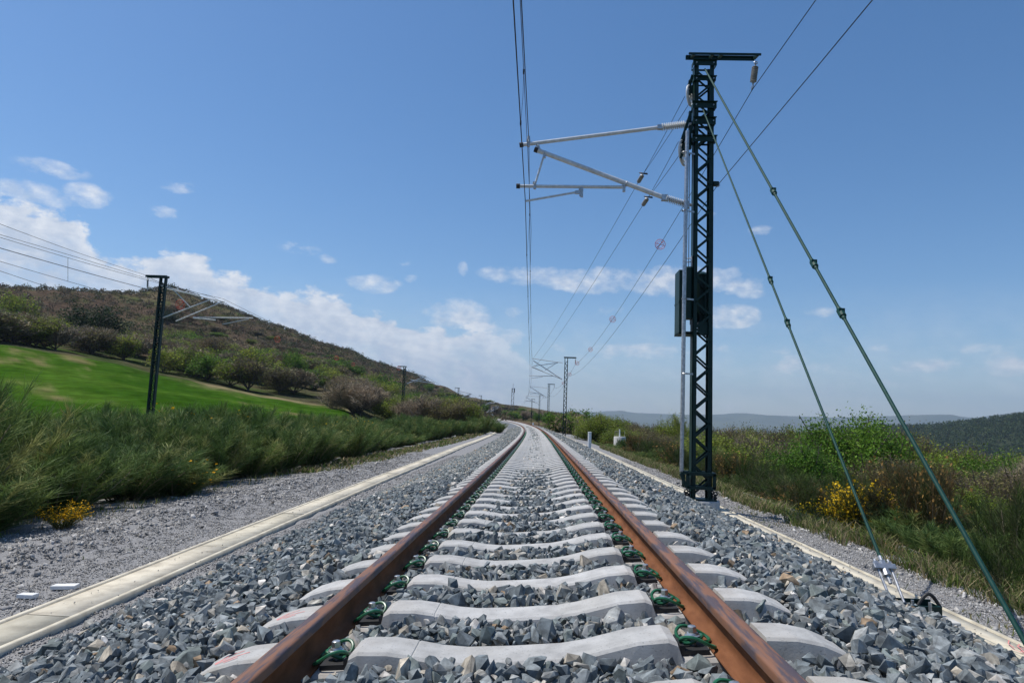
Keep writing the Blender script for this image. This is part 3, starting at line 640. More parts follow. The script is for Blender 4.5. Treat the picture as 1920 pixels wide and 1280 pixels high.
# ------------------------------------------------------------------ vegetation prototypes
def tri_leaves(P, N_, size, aspect, r):
    """one bent quad (2 tris) per leaf at P oriented randomly around N_"""
    n = len(P); d = r.normal(size=(n, 3))*.8+N_; d /= np.linalg.norm(d, axis=1)[:, None]; e = np.cross(d, r.normal(size=(n, 3))); e /= np.linalg.norm(e, axis=1)[:, None]
    size = size*r.uniform(.6, 1.4, (n, 1)); a = P-e*size*aspect*.5; b = P+d*size*.5; c = P+e*size*aspect*.5; f = P-d*size*.5
    V = np.stack([f, a, b, c], 1).reshape(-1, 3); i = np.arange(n)*4; return V, np.stack([i, i+1, i+2, i+3], -1)
def skeleton(r, H=1.0, spread=.42, levels=3, nb=(6, 5, 4), crown0=.22, up=.35, r0=.022):
    segs = []; tips = []
    def grow(p, d, L, rad, lv):
        n = 3; pts = [p]; q = p
        for k in range(n):
            d = d+r.normal(size=3)*.16+np.array([0, 0, up*.25]); d = d/np.linalg.norm(d); q = q+d*L/n; pts.append(q)
        segs.append((pts, rad, rad*.45, lv))
        if lv == levels: tips.append((q, d)); return
        for k in range(nb[min(lv, len(nb)-1)]):
            t = r.uniform(.3, 1.0); j = min(int(t*n), n-1); b = pts[j]*(1-(t*n-j))+pts[j+1]*(t*n-j)
            a = r.uniform(0, 2*math.pi); s = np.array([math.cos(a), math.sin(a), r.uniform(-.05, .9)]); dd = d*.45+s*.75; dd /= np.linalg.norm(dd)
            grow(b, dd, L*r.uniform(.5, .72), rad*.5, lv+1)
    p = np.zeros(3); d = np.array([r.normal()*.06, r.normal()*.06, 1.]); Ht = H*crown0
    segs.append(([p, p+d*Ht*.5, p+d*Ht], r0*H, r0*H*.8, 0)); top = p+d*Ht
    for k in range(nb[0]):
        a = 2*math.pi*(k+r.uniform(-.3, .3))/nb[0]; e = r.uniform(.25, 1.5); s = np.array([math.cos(a)*spread*2, math.sin(a)*spread*2, e]); s /= np.linalg.norm(s)
        grow(top*r.uniform(.6, 1.0), s, H*.42*r.uniform(.85, 1.15), r0*H*.55, 1)
    return segs, tips
def seg_mesh(segs, n=4, minlv=0, maxlv=9):
    V, Fq = [], []
    for pts, ra, rb, lv in segs:
        if lv < minlv or lv > maxlv: continue
        m = len(pts); o = len(V)
        for i, p in enumerate(pts):
            t = (pts[min(i+1, m-1)]-pts[max(i-1, 0)]); t = t/np.linalg.norm(t); u = np.cross(t, [.3, .2, 1.]); u /= np.linalg.norm(u)+1e-9; w = np.cross(t, u); rr = ra+(rb-ra)*i/(m-1)
            for k in range(n): a = 2*math.pi*k/n; V.append(p+(u*math.cos(a)+w*math.sin(a))*rr)
        Fq += [(o+i*n+k, o+i*n+(k+1) % n, o+(i+1)*n+(k+1) % n, o+(i+1)*n+k) for i in range(m-1) for k in range(n)]
    return np.array(V), np.array(Fq)
def unit(segs, tips):
    zmax = np.percentile([p[0][2] for p in tips], 94); rad = np.percentile([math.hypot(p[0][0], p[0][1]) for p in tips], 85); return zmax, rad
def make_tree(name, seed, kind, nleaf, leaf, crown0=.12, spread=.5, bare=False, palette=None, levels=3, nb=(7, 5, 4), twigs=0):
    """returns (crown mesh, trunk mesh), height 1, crown radius .5"""
    r = np.random.default_rng(seed); segs, tips = skeleton(r, 1.0, spread, levels, nb, crown0); zm, rad = unit(segs, tips)
    sx = .46/rad; sz = .965/zm
    TPt = np.array([t[0] for t in tips]); TD = np.array([t[1] for t in tips])
    ne = int(len(TPt)*.9); a = r.uniform(0, 2*np.pi, ne); cz = r.uniform(-.95, 1, ne); q = r.uniform(.55, 1, ne)*(1+.16*np.sin(a*3+seed)+.10*np.sin(a*5+cz*6+seed)); rh = np.sqrt(1-cz*cz)*q
    E_ = np.stack([np.cos(a)*rh*.45/sx, np.sin(a)*rh*.45/sx, (.53+.43*cz*q)/sz], -1); ED = E_-np.array([0, 0, .4/sz]); ED /= np.linalg.norm(ED, axis=1)[:, None]
    TPt = np.concatenate([TPt, E_]); TD = np.concatenate([TD, ED])
    u_ = TPt*np.array([sx, sx, sz])-np.array([0, 0, .53]); k_ = np.sqrt((u_[:, 0]/.46)**2+(u_[:, 1]/.46)**2+(u_[:, 2]/.44)**2); lim_ = 1+.12*np.sin(np.arctan2(u_[:, 1], u_[:, 0])*3+seed)+.07*np.sin(u_[:, 2]*17+seed)
    f_ = np.where(k_ > lim_, lim_/k_, 1.)[:, None]; TPt = (u_*f_+np.array([0, 0, .53]))/np.array([sx, sx, sz])
    pal = np.array(palette); V = np.zeros((0, 3)); Q = []; C = np.zeros((0, 3))
    if nleaf:
        i = r.integers(len(TPt), size=nleaf); cl = r.random(len(TPt)); P = TPt[i]-TD[i]*r.uniform(0, .22, (nleaf, 1))+r.normal(size=(nleaf, 3))*.036
        Vl, Ql = tri_leaves(P*np.array([sx, sx, sz]), np.array([0, 0, .5]), leaf, .55, r); ci = pal[(cl[i]*len(pal)).astype(int) % len(pal)]*r.uniform(.75, 1.3, (nleaf, 1))
        V = Vl; Q = [Ql]; C = np.repeat(ci, 4, 0)
    if twigs:
        i = r.integers(len(TPt), size=twigs); P = (TPt[i]-TD[i]*r.uniform(0, .2, (twigs, 1))+r.normal(size=(twigs, 3))*.02)*np.array([sx, sx, sz]); d = TD[i]+r.normal(size=(twigs, 3))*.5+np.array([0, 0, .35]); d /= np.linalg.norm(d, axis=1)[:, None]
        L_ = r.uniform(.04, .11, (twigs, 1)); e = np.cross(d, r.normal(size=(twigs, 3))); e /= np.linalg.norm(e, axis=1)[:, None]; w = .0024 if nleaf > 6000 or bare == 'near' else .0075
        Vt = np.stack([P-e*w, P+e*w, P+d*L_], 1).reshape(-1, 3); j = np.arange(twigs)*3+len(V); Qt = np.stack([j, j+1, j+2], -1)
        tc = np.array((.13, .105, .085))*r.uniform(.7, 1.35, (twigs, 1)) if not bare else np.array(palette[0])*r.uniform(.7, 1.35, (twigs, 1))
        V = np.concatenate([V, Vt]) if len(V) else Vt; Q.append(Qt); C = np.concatenate([C, np.repeat(tc, 3, 0)]) if len(C) else np.repeat(tc, 3, 0)
    o = mesh_np('crown', V, Q, M['twig'] if bare else M['leaf'], colors=C); cm = o.data; bpy.data.objects.remove(o)
    Vs, Fs = seg_mesh(segs, 4, 0, 2 if not bare else 3); Vs = Vs*np.array([sx, sx, sz]); Vs[:, 2] = np.minimum(Vs[:, 2], 1.0)
    k = Vs[:, 2] < .02; Vs[k, 2] -= .06
    o = mesh_np('trunk', Vs, [Fs], M['bark']); tm = o.data; bpy.data.objects.remove(o)
    return cm, tm
G_ = [(.091, .192, .020), (.124, .233, .027), (.066, .149, .020), (.149, .250, .034)]
Y_ = [(.240, .300, .035), (.190, .260, .035), (.280, .319, .051), (.159, .219, .040)]
O_ = [(.193, .185, .061), (.220, .193, .072), (.165, .165, .055), (.209, .182, .077)]
R_ = [(.20, .135, .055), (.17, .125, .05), (.15, .12, .045)]
B_ = [(.30, .245, .165)]
E_ = [(.025, .050, .020), (.036, .064, .025), (.018, .039, .017)]
TR = {}
for i in range(3):
    TR['g', i] = make_tree('t', 100+i, 'g', 5200, .046, twigs=500, palette=G_, crown0=.04); TR['y', i] = make_tree('t', 110+i, 'y', 4200, .044, twigs=900, palette=Y_, crown0=.04)
    TR['o', i] = make_tree('t', 120+i, 'o', 3200, .040, twigs=2600, palette=O_, crown0=.04); TR['b', i] = make_tree('t', 130+i, 'b', 0, .03, bare=True, twigs=5200, palette=B_, crown0=.04)
    TR['r', i] = make_tree('t', 140+i, 'r', 3600, .040, twigs=1800, palette=R_, crown0=.04)
TR['e', 0] = make_tree('t', 150, 'e', 5200, .035, palette=E_, spread=.62); TR['e', 1] = make_tree('t', 151, 'e', 5200, .035, palette=E_)
for i in range(2):   # near versions
    TR['G', i] = make_tree('t', 200+i, 'g', 42000, .023, twigs=2500, palette=G_, nb=(9, 7, 6), crown0=.05); TR['O', i] = make_tree('t', 210+i, 'o', 26000, .021, twigs=14000, palette=O_, nb=(9, 7, 6), crown0=.05)
    TR['Y', i] = make_tree('t', 220+i, 'y', 30000, .024, twigs=5000, palette=Y_, nb=(9, 7, 6), crown0=.05); TR['B', i] = make_tree('t', 230+i, 'b', 0, .02, bare='near', twigs=24000, palette=B_, nb=(9, 7, 6), crown0=.05)
    TR['R', i] = make_tree('t', 240+i, 'r', 24000, .021, twigs=9000, palette=R_, nb=(9, 7, 6), crown0=.05)
NAMES = dict(g='broadleaf_tree', y='budding_tree', o='olive_brown_tree', b='bare_tree', r='russet_tree', e='evergreen_oak')
_tc = [0]
def tree(px, ytop, D, kind, wpx, label, group=None, hmin=1.2):
    P = at_d(px, ytop, D); gz = tz(P.x, P.y); h = max(P.z-gz, hmin); w = wpx/F_PX*D*1.15
    _tc[0] += 1; key = [k for k in TR if k[0] == kind]; cm, tm = TR[key[_tc[0] % len(key)]]
    root = empty(NAMES[kind.lower()], (P.x, P.y, gz), label, 'tree', group, RNG.uniform(0, 6.28)); root.scale = (w, w, h)
    c = link_part('crown', cm, root); t = link_part('trunk', tm, root); return root

# ---- left woods below the hill
LW = 'trees between the meadow and the hill'
tree(62, 590, 122, 'Y', 98, 'rounded yellow green tree standing left of the dark evergreen oak', LW)
tree(178, 566, 150, 'e', 100, 'dark spreading evergreen oak above the bare trees', LW)
tree(30, 543, 215, 'y', 62, 'yellow green tree high on the left edge below the skyline', LW)
tree(402, 630, 165, 'r', 74, 'rust brown domed tree above the yellow green thicket', LW)
tree(250, 618, 150, 'y', 55, 'small bright tree in front of the evergreen oak', LW)
tree(365, 648, 128, 'y', 78, 'olive yellow tree just right of the near left mast', LW)
tree(480, 648, 140, 'y', 80, 'yellow green tree in the middle of the left wood', LW)
tree(555, 656, 150, 'g', 50, 'fresh green tree on the upper fringe of the left wood', LW)
tree(728, 700, 150, 'g', 54, 'deep green tree left of the second left mast', LW)
tree(318, 578, 260, 'e', 40, 'dark shrubby oak on the slope beside the red marker', LW)
rr = random.Random(5)
top_of = lambda x: np.interp(x, [-300, 0, 130, 200, 300, 400, 500, 600, 700, 800, 880, 940], [600, 610, 640, 640, 655, 662, 668, 690, 712, 742, 758, 770])
base_of = lambda x: np.interp(x, [-300, 0, 200, 400, 600, 700, 900], [622, 645, 684, 724, 758, 762, 770])
LAB = dict(b='grey brown bare tree in the wood between meadow and hill', o='olive brown budding tree in the wood between meadow and hill', y='yellow green budding tree in the wood between meadow and hill', g='fresh green tree in the wood between meadow and hill', r='rusty brown tree in the wood between meadow and hill')
for k in range(225):
    x = rr.uniform(-160, 930); D = rr.uniform(117, 215) if x < 640 else rr.uniform(85, 230); f = (D-117)/98
    y = top_of(x)+rr.uniform(-14, 10)+(1-f)*14
    kd = rr.choice('bbbbooyyyg' if x < 260 else 'bboooyyyyygggr')
    if x > 870: continue
    if D < 150 and x > 600: kd = kd.upper()
    tree(x, y, D, kd, rr.uniform(56, 90)*130/D if D < 150 else rr.uniform(44, 70), LAB[kd.lower()], LW, hmin=4.5)
for k in range(26):
    x = rr.uniform(955, 1062); D = rr.uniform(245, 330); kd = rr.choice('yogbg'); tree(x, rr.uniform(768, 780), D, kd, rr.uniform(16, 30), 'tree in the green and brown belt just beyond the bend', 'distant trees beyond the bend', hmin=3)
for k in range(48):
    x = rr.uniform(300, 860); D = rr.uniform(210, 330); y = np.interp(x, [300, 500, 700, 900], [605, 650, 705, 765])+rr.uniform(-5, 22); kd = rr.choice('bbooyg')
    tree(x, y, D, kd, rr.uniform(20, 36), dict(b='small bare tree on the lower hillside', o='small olive tree on the lower hillside', y='small yellow green tree on the lower hillside', g='small green tree on the lower hillside')[kd], 'small trees scattered on the lower hillside', hmin=2.2)
# ---- skyline trees round the bend
for k in range(60):
    x = rr.uniform(800, 1090); D = rr.uniform(300, 640); y = np.interp(x, [760, 830, 880, 960, 1060], [702, 728, 748, 762, 772])+rr.uniform(-1, 16); kd = rr.choice('obogby')
    tree(x, y, D, kd, rr.uniform(16, 30), 'distant tree on the slope beyond the bend', 'distant trees beyond the bend', hmin=3)
# ---- right side
RW = 'trees below the embankment on the right'
tree(1604, 776, 44, 'G', 172, 'tall fresh green tree right of the catenary mast', RW)
tree(1672, 800, 46, 'O', 120, 'olive brown tree leaning on the tall green tree', RW)
tree(1440, 800, 58, 'O', 118, 'rounded golden olive tree nearest the mast on its right', RW)
tree(1520, 806, 66, 'Y', 84, 'pale green tree with whitish twigs behind the golden olive tree', RW)
tree(1262, 778, 68, 'Y', 66, 'yellow green tree rising behind the grey conduit pipe', RW)
tree(1222, 806, 90, 'o', 60, 'olive tree left of the grey conduit pipe', RW)
tree(1350, 802, 74, 'O', 80, 'olive tree directly right of the mast', RW)
tree(1765, 832, 44, 'Y', 128, 'yellow green tree between the two guy rods in the background', RW)
tree(1868, 850, 40, 'G', 104, 'bright green tree near the right edge beyond the outer guy rod', RW)
tree(1915, 866, 36, 'B', 100, 'grey bare tree at the right edge', RW)
tree(1735, 852, 56, 'B', 80, 'grey bare tree behind the yellow green tree', RW)
for _q in ((1380, 799, 62, 'O', 112, 'wide olive tree behind the low olive shrub tree'), (1478, 800, 72, 'Y', 104, 'yellow green tree left of the pale green tree'), (1556, 800, 58, 'O', 84, 'olive tree touching the left flank of the tall green tree'), (1722, 824, 54, 'Y', 104, 'yellow green tree with its top just below the dark pine hill'),
           (1806, 838, 52, 'O', 116, 'olive tree in front of the foot of the dark pine hill'), (1900, 852, 50, 'Y', 112, 'yellow green tree rising beyond the bare tree at the right edge'), (1300, 800, 84, 'Y', 70, 'yellow green tree between the conduit pipe and the mast legs'), (1180, 796, 110, 'O', 62, 'olive tree behind the round concrete well'), (1130, 784, 130, 'Y', 54, 'yellow green tree above the white plastic post')):
    tree(*_q, RW)
tree(1092, 765, 118, 'g', 60, 'green tree beside the second right mast', RW)
tree(1700, 900, 30, 'O', 120, 'brown twiggy shrub tree below the tall green tree', RW)
tree(1832, 915, 27, 'Y', 110, 'low yellow green shrub tree under the outer guy rod', RW)
tree(1400, 842, 52, 'O', 84, 'low olive shrub tree beside the golden olive tree', RW)
tree(1300, 812, 60, 'B', 66, 'brown bare tree seen through the mast lattice', RW)
LR = dict(b='brown bare tree in the scrub below the right embankment', o='olive brown tree in the scrub below the right embankment', y='yellow green tree in the scrub below the right embankment', g='green tree in the scrub below the right embankment', r='rusty brown tree in the scrub below the right embankment')
topR = lambda x: np.interp(x, [1020, 1060, 1120, 1200, 1260, 1350, 1450, 1550, 1700, 1920, 2100], [770, 772, 778, 800, 802, 808, 812, 826, 850, 868, 875])
for k in range(140):
    x = 1050+1050*rr.random(); D = rr.uniform(34, 120)*(1 if x > 1250 else 1.6); lo = topR(x)
    y = lo-9+rr.uniform(0, 10)+(20*(1-D/120) if D < 60 else 0); kd = rr.choice('byyyoogooy'); near = D < 75
    tree(x, y, D, kd.upper() if near else kd, rr.uniform(3.4, 5.6)*F_PX/D, LR[kd], RW, hmin=2)
# ---- shrubs and scrub close to the embankment, far hillside heath, pine wood as stuff
def clumps(name, P, H, W, pal, nleaf, leaf, m, seed, label, asp=.5, blossom=None):
    r = np.random.default_rng(seed); n = len(P); i = np.repeat(np.arange(n), nleaf); N = len(i)
    a = r.uniform(0, 2*np.pi, N); rr_ = np.sqrt(r.random(N)); t = r.random(N)**.7
    lx = np.cos(a)*rr_*(1-.35*t*t)*W[i]; ly = np.sin(a)*rr_*(1-.35*t*t)*W[i]; lz = t*H[i]*np.sqrt(np.clip(1-(rr_*.8)**2, .05, 1))
    Q = np.stack([P[i, 0]+lx, P[i, 1]+ly, P[i, 2]+lz], -1); V, F_ = tri_leaves(Q, np.array([0, 0, .6]), leaf, asp, r)
    pal = np.array(pal); c = pal[r.integers(len(pal), size=n)][i]*r.uniform(.7, 1.3, (N, 1))
    o = mesh_np(name, V, F_, m, colors=np.repeat(c, 4, 0)); return tag(o, label, 'vegetation', None, 'stuff')
def hill_points(n, x0, x1, D0, D1, seed):
    r = np.random.default_rng(seed); az = r.uniform(az_of(x0), az_of(x1), n); D = D0+(D1-D0)*r.random(n); X = CAM[0]+D*np.sin(az); Y = D*np.cos(az); return np.stack([X, Y, terrain_z(X, Y)], -1), D
P, D = hill_points(3800, -250, 960, 190, 620, 1); r_ = np.random.default_rng(2)
clumps('heather', P, r_.uniform(.8, 2.6, len(P)), r_.uniform(1.2, 3.2, len(P)), [(.14, .098, .066), (.12, .082, .058), (.165, .125, .078), (.135, .12, .058), (.10, .115, .045), (.18, .15, .10)], 40, .75, M['leaf'], 3, 'brown heather and low scrub covering the hill')
P, D = hill_points(420, -250, 960, 300, 640, 8)
clumps('hill_gorse', P, r_.uniform(1.5, 4, len(P)), r_.uniform(1.5, 3, len(P)), [(.03, .05, .02), (.05, .08, .02), (.04, .055, .02)], 60, .6, M['leaf'], 4, 'dark green bushes dotted over the hill and its crest')
P, D = hill_points(2600, 1040, 2150, 90, 420, 12)
clumps('scrubland', P, r_.uniform(1.5, 4.2, len(P)), r_.uniform(1.6, 3.0, len(P)), [(.21, .17, .09), (.18, .16, .06), (.16, .18, .045), (.22, .17, .11), (.13, .17, .04), (.24, .19, .11)], 70, .5, M['leaf'], 5, 'brown and green scrub filling the valley on the right')
def pine_wood():
    r = np.random.default_rng(9); o = [ob for ob in COL.objects if ob.name == 'pine_hill'][0]; V = np.empty(len(o.data.vertices)*3, np.float32); o.data.vertices.foreach_get('co', V); V = V.reshape(-1, 3)
    V = V[:220*27].reshape(27, 220, 3); n = 7500; a = r.random(n)*218; b = r.random(n)*25.9; i = b.astype(int); j = a.astype(int); P = V[i, j]*(1-(b-i))[:, None]+V[i+1, j]*(b-i)[:, None]; P += (V[i, j+1]-V[i, j])*(a-j)[:, None]
    return clumps('pine_wood', P, r.uniform(6, 11, n), r.uniform(2.6, 4.4, n), [(.034, .062, .024), (.046, .078, .03), (.028, .05, .022), (.06, .09, .034)], 26, 2.4, M['leaf'], 6, 'dark pine wood covering the hill at the right')
pine_wood()

# ---- broom shrubs
def broom_proto(seed, nst=64, ntw=230, pal=((.115, .175, .048), (.15, .205, .055), (.07, .12, .036), (.27, .285, .10), (.12, .185, .052), (.095, .155, .046)), flower=0, fcol=(.75, .42, .01), lean=.42, wtw=.0019):
    r = np.random.default_rng(seed); V, Q, C = [], [], []; st = MB(); Ps, Ds, Cs = [], [], []
    for k in range(nst):
        a = r.uniform(0, 2*math.pi); ln = r.uniform(.04, 1)**.8*lean*1.5; d = np.array([math.cos(a)*ln, math.sin(a)*ln, 1.]); d /= np.linalg.norm(d); p = np.array([math.cos(a), math.sin(a), 0])*r.uniform(0, .08); L_ = r.uniform(.62, 1.0); pts = [p]
        for j in range(4): d = d+r.normal(size=3)*.07+np.array([0, 0, .09]); d /= np.linalg.norm(d); p = p+d*L_/4; pts.append(p)
        st.tube([Vector(q) for q in pts[:4]], [.010, .007, .005, .0035], 4, cap=False); c = pal[r.integers(len(pal))]
        for q in range(ntw):
            t = r.uniform(.12, 1)*3.999; j = int(t); b = pts[j]*(1-(t-j))+pts[j+1]*(t-j); Ps.append(b); Ds.append(pts[j+1]-pts[j]); Cs.append(c)
    Ps = np.array(Ps); Ds = np.array(Ds); Ds /= np.linalg.norm(Ds, axis=1)[:, None]; n = len(Ps); Cs = np.array(Cs)*r.uniform(.65, 1.4, (n, 1))
    d = Ds+r.normal(size=(n, 3))*.46; d /= np.linalg.norm(d, axis=1)[:, None]; L_ = r.uniform(.06, .17, (n, 1)); e = np.cross(d, r.normal(size=(n, 3))); e /= np.linalg.norm(e, axis=1)[:, None]
    mid = Ps+d*L_*.5+r.normal(size=(n, 3))*.006; tip = Ps+d*L_+np.array([0, 0, .012]); w = wtw
    V = np.stack([Ps-e*w*.7, Ps+e*w*.7, mid+e*w, tip, mid-e*w], 1).reshape(-1, 3); j = np.arange(n)*5; Q = [np.stack([j, j+1, j+2, j+4], -1), np.stack([j+4, j+2, j+3], -1)]
    zm = np.percentile(tip[:, 2], 99); rad = np.percentile(np.hypot(tip[:, 0], tip[:, 1]), 94); sc = np.array([.5/rad, .5/rad, 1/zm])
    o = mesh_np('foliage', V*sc, Q, M['broom'], colors=np.repeat(Cs, 5, 0)); fm = o.data; bpy.data.objects.remove(o)
    st.v = [Vector((v.x*sc[0], v.y*sc[1], v.z*sc[2])) for v in st.v]; o = st.build('stem', M['stem']); sm = o.data; bpy.data.objects.remove(o); bm_ = None
    if flower:
        i = np.where(tip[:, 2] > np.percentile(tip[:, 2], 35))[0]; i = r.choice(i, flower); P = (tip[i]+r.normal(size=(flower, 3))*.02)*sc
        Vf, Qf = tri_leaves(P, np.array([0, 0, .3]), .038, .9, r); o = mesh_np('blossom', Vf, Qf, M['leaf'], colors=np.repeat(np.array(fcol)*r.uniform(.6, 1.2, (flower, 1)), 4, 0)); bm_ = o.data; bpy.data.objects.remove(o)
    return fm, sm, bm_
BR = [broom_proto(300+i) for i in range(5)]
BRF = broom_proto(310, pal=((.08, .10, .03), (.07, .085, .03)), flower=1900, nst=60, fcol=(.85, .56, .02))
BRS = broom_proto(313, pal=((.05, .08, .02), (.07, .10, .025)), flower=1100, nst=40, ntw=160, fcol=(.85, .50, .012), lean=.7)
BRY = broom_proto(312, flower=130)
BRO = broom_proto(311, pal=((.15, .105, .045), (.10, .085, .035), (.06, .075, .025)), flower=380, fcol=(.38, .23, .07), nst=44, ntw=170)
BRG = [broom_proto(320+i, pal=((.06, .10, .022), (.085, .12, .03), (.05, .08, .02), (.10, .11, .05)), nst=40, ntw=170, lean=.6) for i in range(2)]
def shrub(name, pr, x, y, h, w, label, group, z=None):
    root = empty(name, (x, y, (tz(x, y) if z is None else z)-.05), label, 'shrub', group, RNG.uniform(0, 6.28)); root.scale = (w, w, h)
    link_part('foliage', pr[0], root); link_part('stem', pr[1], root)
    if pr[2]: link_part('blossom', pr[2], root)
    return root
BG = 'broom shrubs in the thicket left of the gravel path'
def gz_left(s, lat): return float(form_z(s, max(lat, -9.0))) if lat > -8 else tz(float(cx(s))+lat, s)
def broom_row():
    r = random.Random(21); out = []
    # front row follows the edge of the gravel; further rows fill in behind
    s = 5.0
    while s < 62:
        edge = np.interp(s, [3, 7.5, 10.4, 14.7, 26, 42, 60], [-6.3, -6.2, -6.55, -6.35, -6.6, -7.4, -7.3])
        for row in range(5 if s < 22 else 4):
            lat = edge-.45-row*1.35-r.uniform(0, .7); ss_ = s+r.uniform(-.6, .6)
            if row > 1 and r.random() < .22: continue
            if row > 0 and ss_ < 6.0 and lat > -8: continue
            h = 1.11*r.choice((r.uniform(.8, 1.25), r.uniform(1.1, 1.55), r.uniform(1.3, 1.75))) if row else r.uniform(.7, 1.45)
            h *= 1+.08*float(sstep(s, 10, 20))
            out.append((ss_, lat, h, r.uniform(1.9, 2.7)*(1 if row else .85), row))
        s += 1.45+s*.028
    return out
rows = broom_row()
sp = {0: 'leafy broom shrub at the left edge of the photo with pale bare stems'}
for k, (s_, lat, h, w, row) in enumerate(rows):
    x = float(cx(s_))+lat; lab = ('dark green broom shrub along the edge of the left gravel path' if row == 0 else 'tall dark green broom shrub inside the thicket on the left')
    shrub('broom_shrub', BR[k % 5] if k % 13 != 7 else BRY, x, s_, h, w, lab if k % 13 != 7 else 'dark green broom shrub with a few yellow flowers in the left thicket', BG, gz_left(s_, lat))
def shrub_px(px, py, D, h, w, pr, name, label, group): # base point on the ground seen at (px, py)
    P = at_d(px, py, D); return shrub(name, pr, P.x, P.y, h, w, label, group)
shrub('broom_shrub', BR[1], -7.3, 8.0, 2.0, 1.7, 'tallest broom shrub at the left edge with feathery tips against the meadow', BG, -.9)
shrub('broom_shrub', BR[3], -9.2, 9.6, 2.25, 1.8, 'broom shrub reaching above the meadow line at the left edge', BG, -.9)
_g = at_z(122, 992, -.86); shrub('gorse_bush', BRS, _g.x-.12, _g.y+.1, .33, .52, 'small gorse bush with orange yellow flowers at the foot of the left thicket', 'gorse bushes in flower', -.84)
# shrubs on the inside of the bend
for k, (px, py, D, h, w) in enumerate([(905, 808, 74, 2.0, 3.2), (880, 812, 70, 1.5, 2.4), (935, 806, 82, 1.3, 2.4), (860, 815, 66, 1.6, 2.6), (840, 815, 62, 1.7, 2.6), (815, 818, 56, 1.6, 2.4), (925, 805, 88, 1.3, 2.4)]):
    P = at_d(px, py, D); shrub('broom_shrub', BR[k % 5], P.x, P.y, h, w, 'round dark broom shrub on the inside of the bend', 'broom shrubs on the inside of the bend', gz_left(P.y, P.x-float(cx(P.y))))
# right side: weeds, gorse, brambles along the embankment edge
VG = 'shrubs along the edge of the right service path'
r5 = random.Random(44); s = 4.6; k = 0
while s < 60:
    e = 4.75+.02*s if s > 9 else 4.75
    for row in range(4):
        lat = e+row*.95+r5.uniform(-.2, .5); y_ = s+r5.uniform(-.6, .6); x = float(cx(y_))+lat; h = r5.uniform(.32, .66) if row == 0 else r5.uniform(.75, 1.45); w = r5.uniform(.9, 1.5)
        if y_ < 7 and row == 0: h *= .7
        t = r5.random(); pr, nm, lb = (BRG[k % 2], 'bramble', 'low green bramble on the edge of the right path') if t < .56 else (BR[k % 5], 'broom_shrub', 'small broom shrub below the right path') if t < .74 else (BRO, 'withered_gorse', 'gorse bush with withered orange brown tips below the right path')
        shrub(nm, pr, x, y_, h*(1 if t < .5 else 1.12), w, lb, VG, tz(x, y_)+.02); k += 1
    s += .95+s*.035
def top_shrub(px, ytop, Y, w, pr, name, label):
    P = at_y(px, ytop, Y); g = tz(P.x, P.y); return shrub(name, pr, P.x, P.y, max(.4, P.z-g), w, label, 'gorse bushes in flower' if pr is BRF else VG, g+.02)
top_shrub(1602, 905, 12.4, 1.15, BRF, 'gorse_bush', 'gorse bush thick with bright yellow flowers behind the inner guy rod')
top_shrub(1700, 925, 11.6, .95, BRF, 'gorse_bush', 'yellow flowering gorse bush just right of the inner guy rod'); top_shrub(1556, 945, 12.2, .9, BRF, 'gorse_bush', 'smaller yellow flowering gorse bush left of the inner guy rod')
top_shrub(1500, 905, 15.5, 1.5, BRO, 'withered_gorse', 'orange brown gorse bush between the mast and the yellow gorse')
top_shrub(1760, 940, 13.4, 1.3, BRO, 'withered_gorse', 'gorse bush with rusty tips right of the yellow gorse')
top_shrub(1730, 950, 10.8, 1.5, BR[2], 'broom_shrub', 'dense dark green broom shrub between the two guy rods')
top_shrub(1800, 985, 9.2, 1.4, BR[0], 'broom_shrub', 'dark green broom shrub under the outer guy rod')
top_shrub(1890, 1000, 7.6, 1.2, BRG[0], 'bramble', 'green bramble with pale flowers at the right edge')
top_shrub(1390, 890, 19, 1.6, BRG[1], 'bramble', 'green bramble just right of the mast foot')
# low leaf cover between them
def verge(seed, n, s0, s1, a, b, hmax, pal, label, w=.0038, name='grass', skip=None):
    r = np.random.default_rng(seed); S = s0+(s1-s0)*r.random(n)**1.5; X = a+(b-a)*r.random(n); ok = fbm(S, X, 1.1, seed) > (.42 if skip is None else skip); S, X = S[ok], X[ok]; n = len(S)
    xw = cx(S)+X; z = np.where(X < 0, np.where(X > -8, form_z(S, X), terrain_z(xw, S)), np.where(X < 4.75, form_z(S, X), terrain_z(xw, S)))-.01
    if b > 4.7: z = np.maximum(z, np.where(X < 5.2, form_z(S, np.minimum(X, 5.0)), -99))-.01
    P = np.stack([xw, S, z], -1); h = hmax*r.uniform(.3, 1, (n, 1))*(.55+.9*fbm(S, X, .9, seed+1)[:, None]); d = np.concatenate([r.normal(size=(n, 2))*.35, np.ones((n, 1))], 1); e = np.concatenate([r.normal(size=(n, 2)), np.zeros((n, 1))], 1); e /= np.linalg.norm(e, axis=1)[:, None]
    mid = P+d*h*.55; tip = P+d*h+np.concatenate([r.normal(size=(n, 2))*.3, -.12*np.ones((n, 1))], 1)*h; wv = w*(1+S/16)[:, None]
    V = np.stack([P-e*wv, P+e*wv, mid+e*wv*.8, tip, mid-e*wv*.8], 1).reshape(-1, 3); j = np.arange(n)*5; pal = np.array(pal); c = pal[r.integers(len(pal), size=n)]*r.uniform(.7, 1.3, (n, 1))
    o = mesh_np(name, V, [np.stack([j, j+1, j+2, j+4], -1), np.stack([j+4, j+2, j+3], -1)], M['blade'], colors=np.repeat(c, 5, 0)); return tag(o, label, 'grass', None, 'stuff')
DRY = [(.38, .30, .17), (.32, .25, .15), (.27, .22, .12), (.22, .21, .09)]; GRN = [(.09, .15, .03), (.13, .18, .04), (.08, .12, .03), (.18, .20, .06)]
verge(51, 42000, 4, 45, 4.25, 5.6, .30, DRY+GRN, 'dry and green grass fringing the right service path')
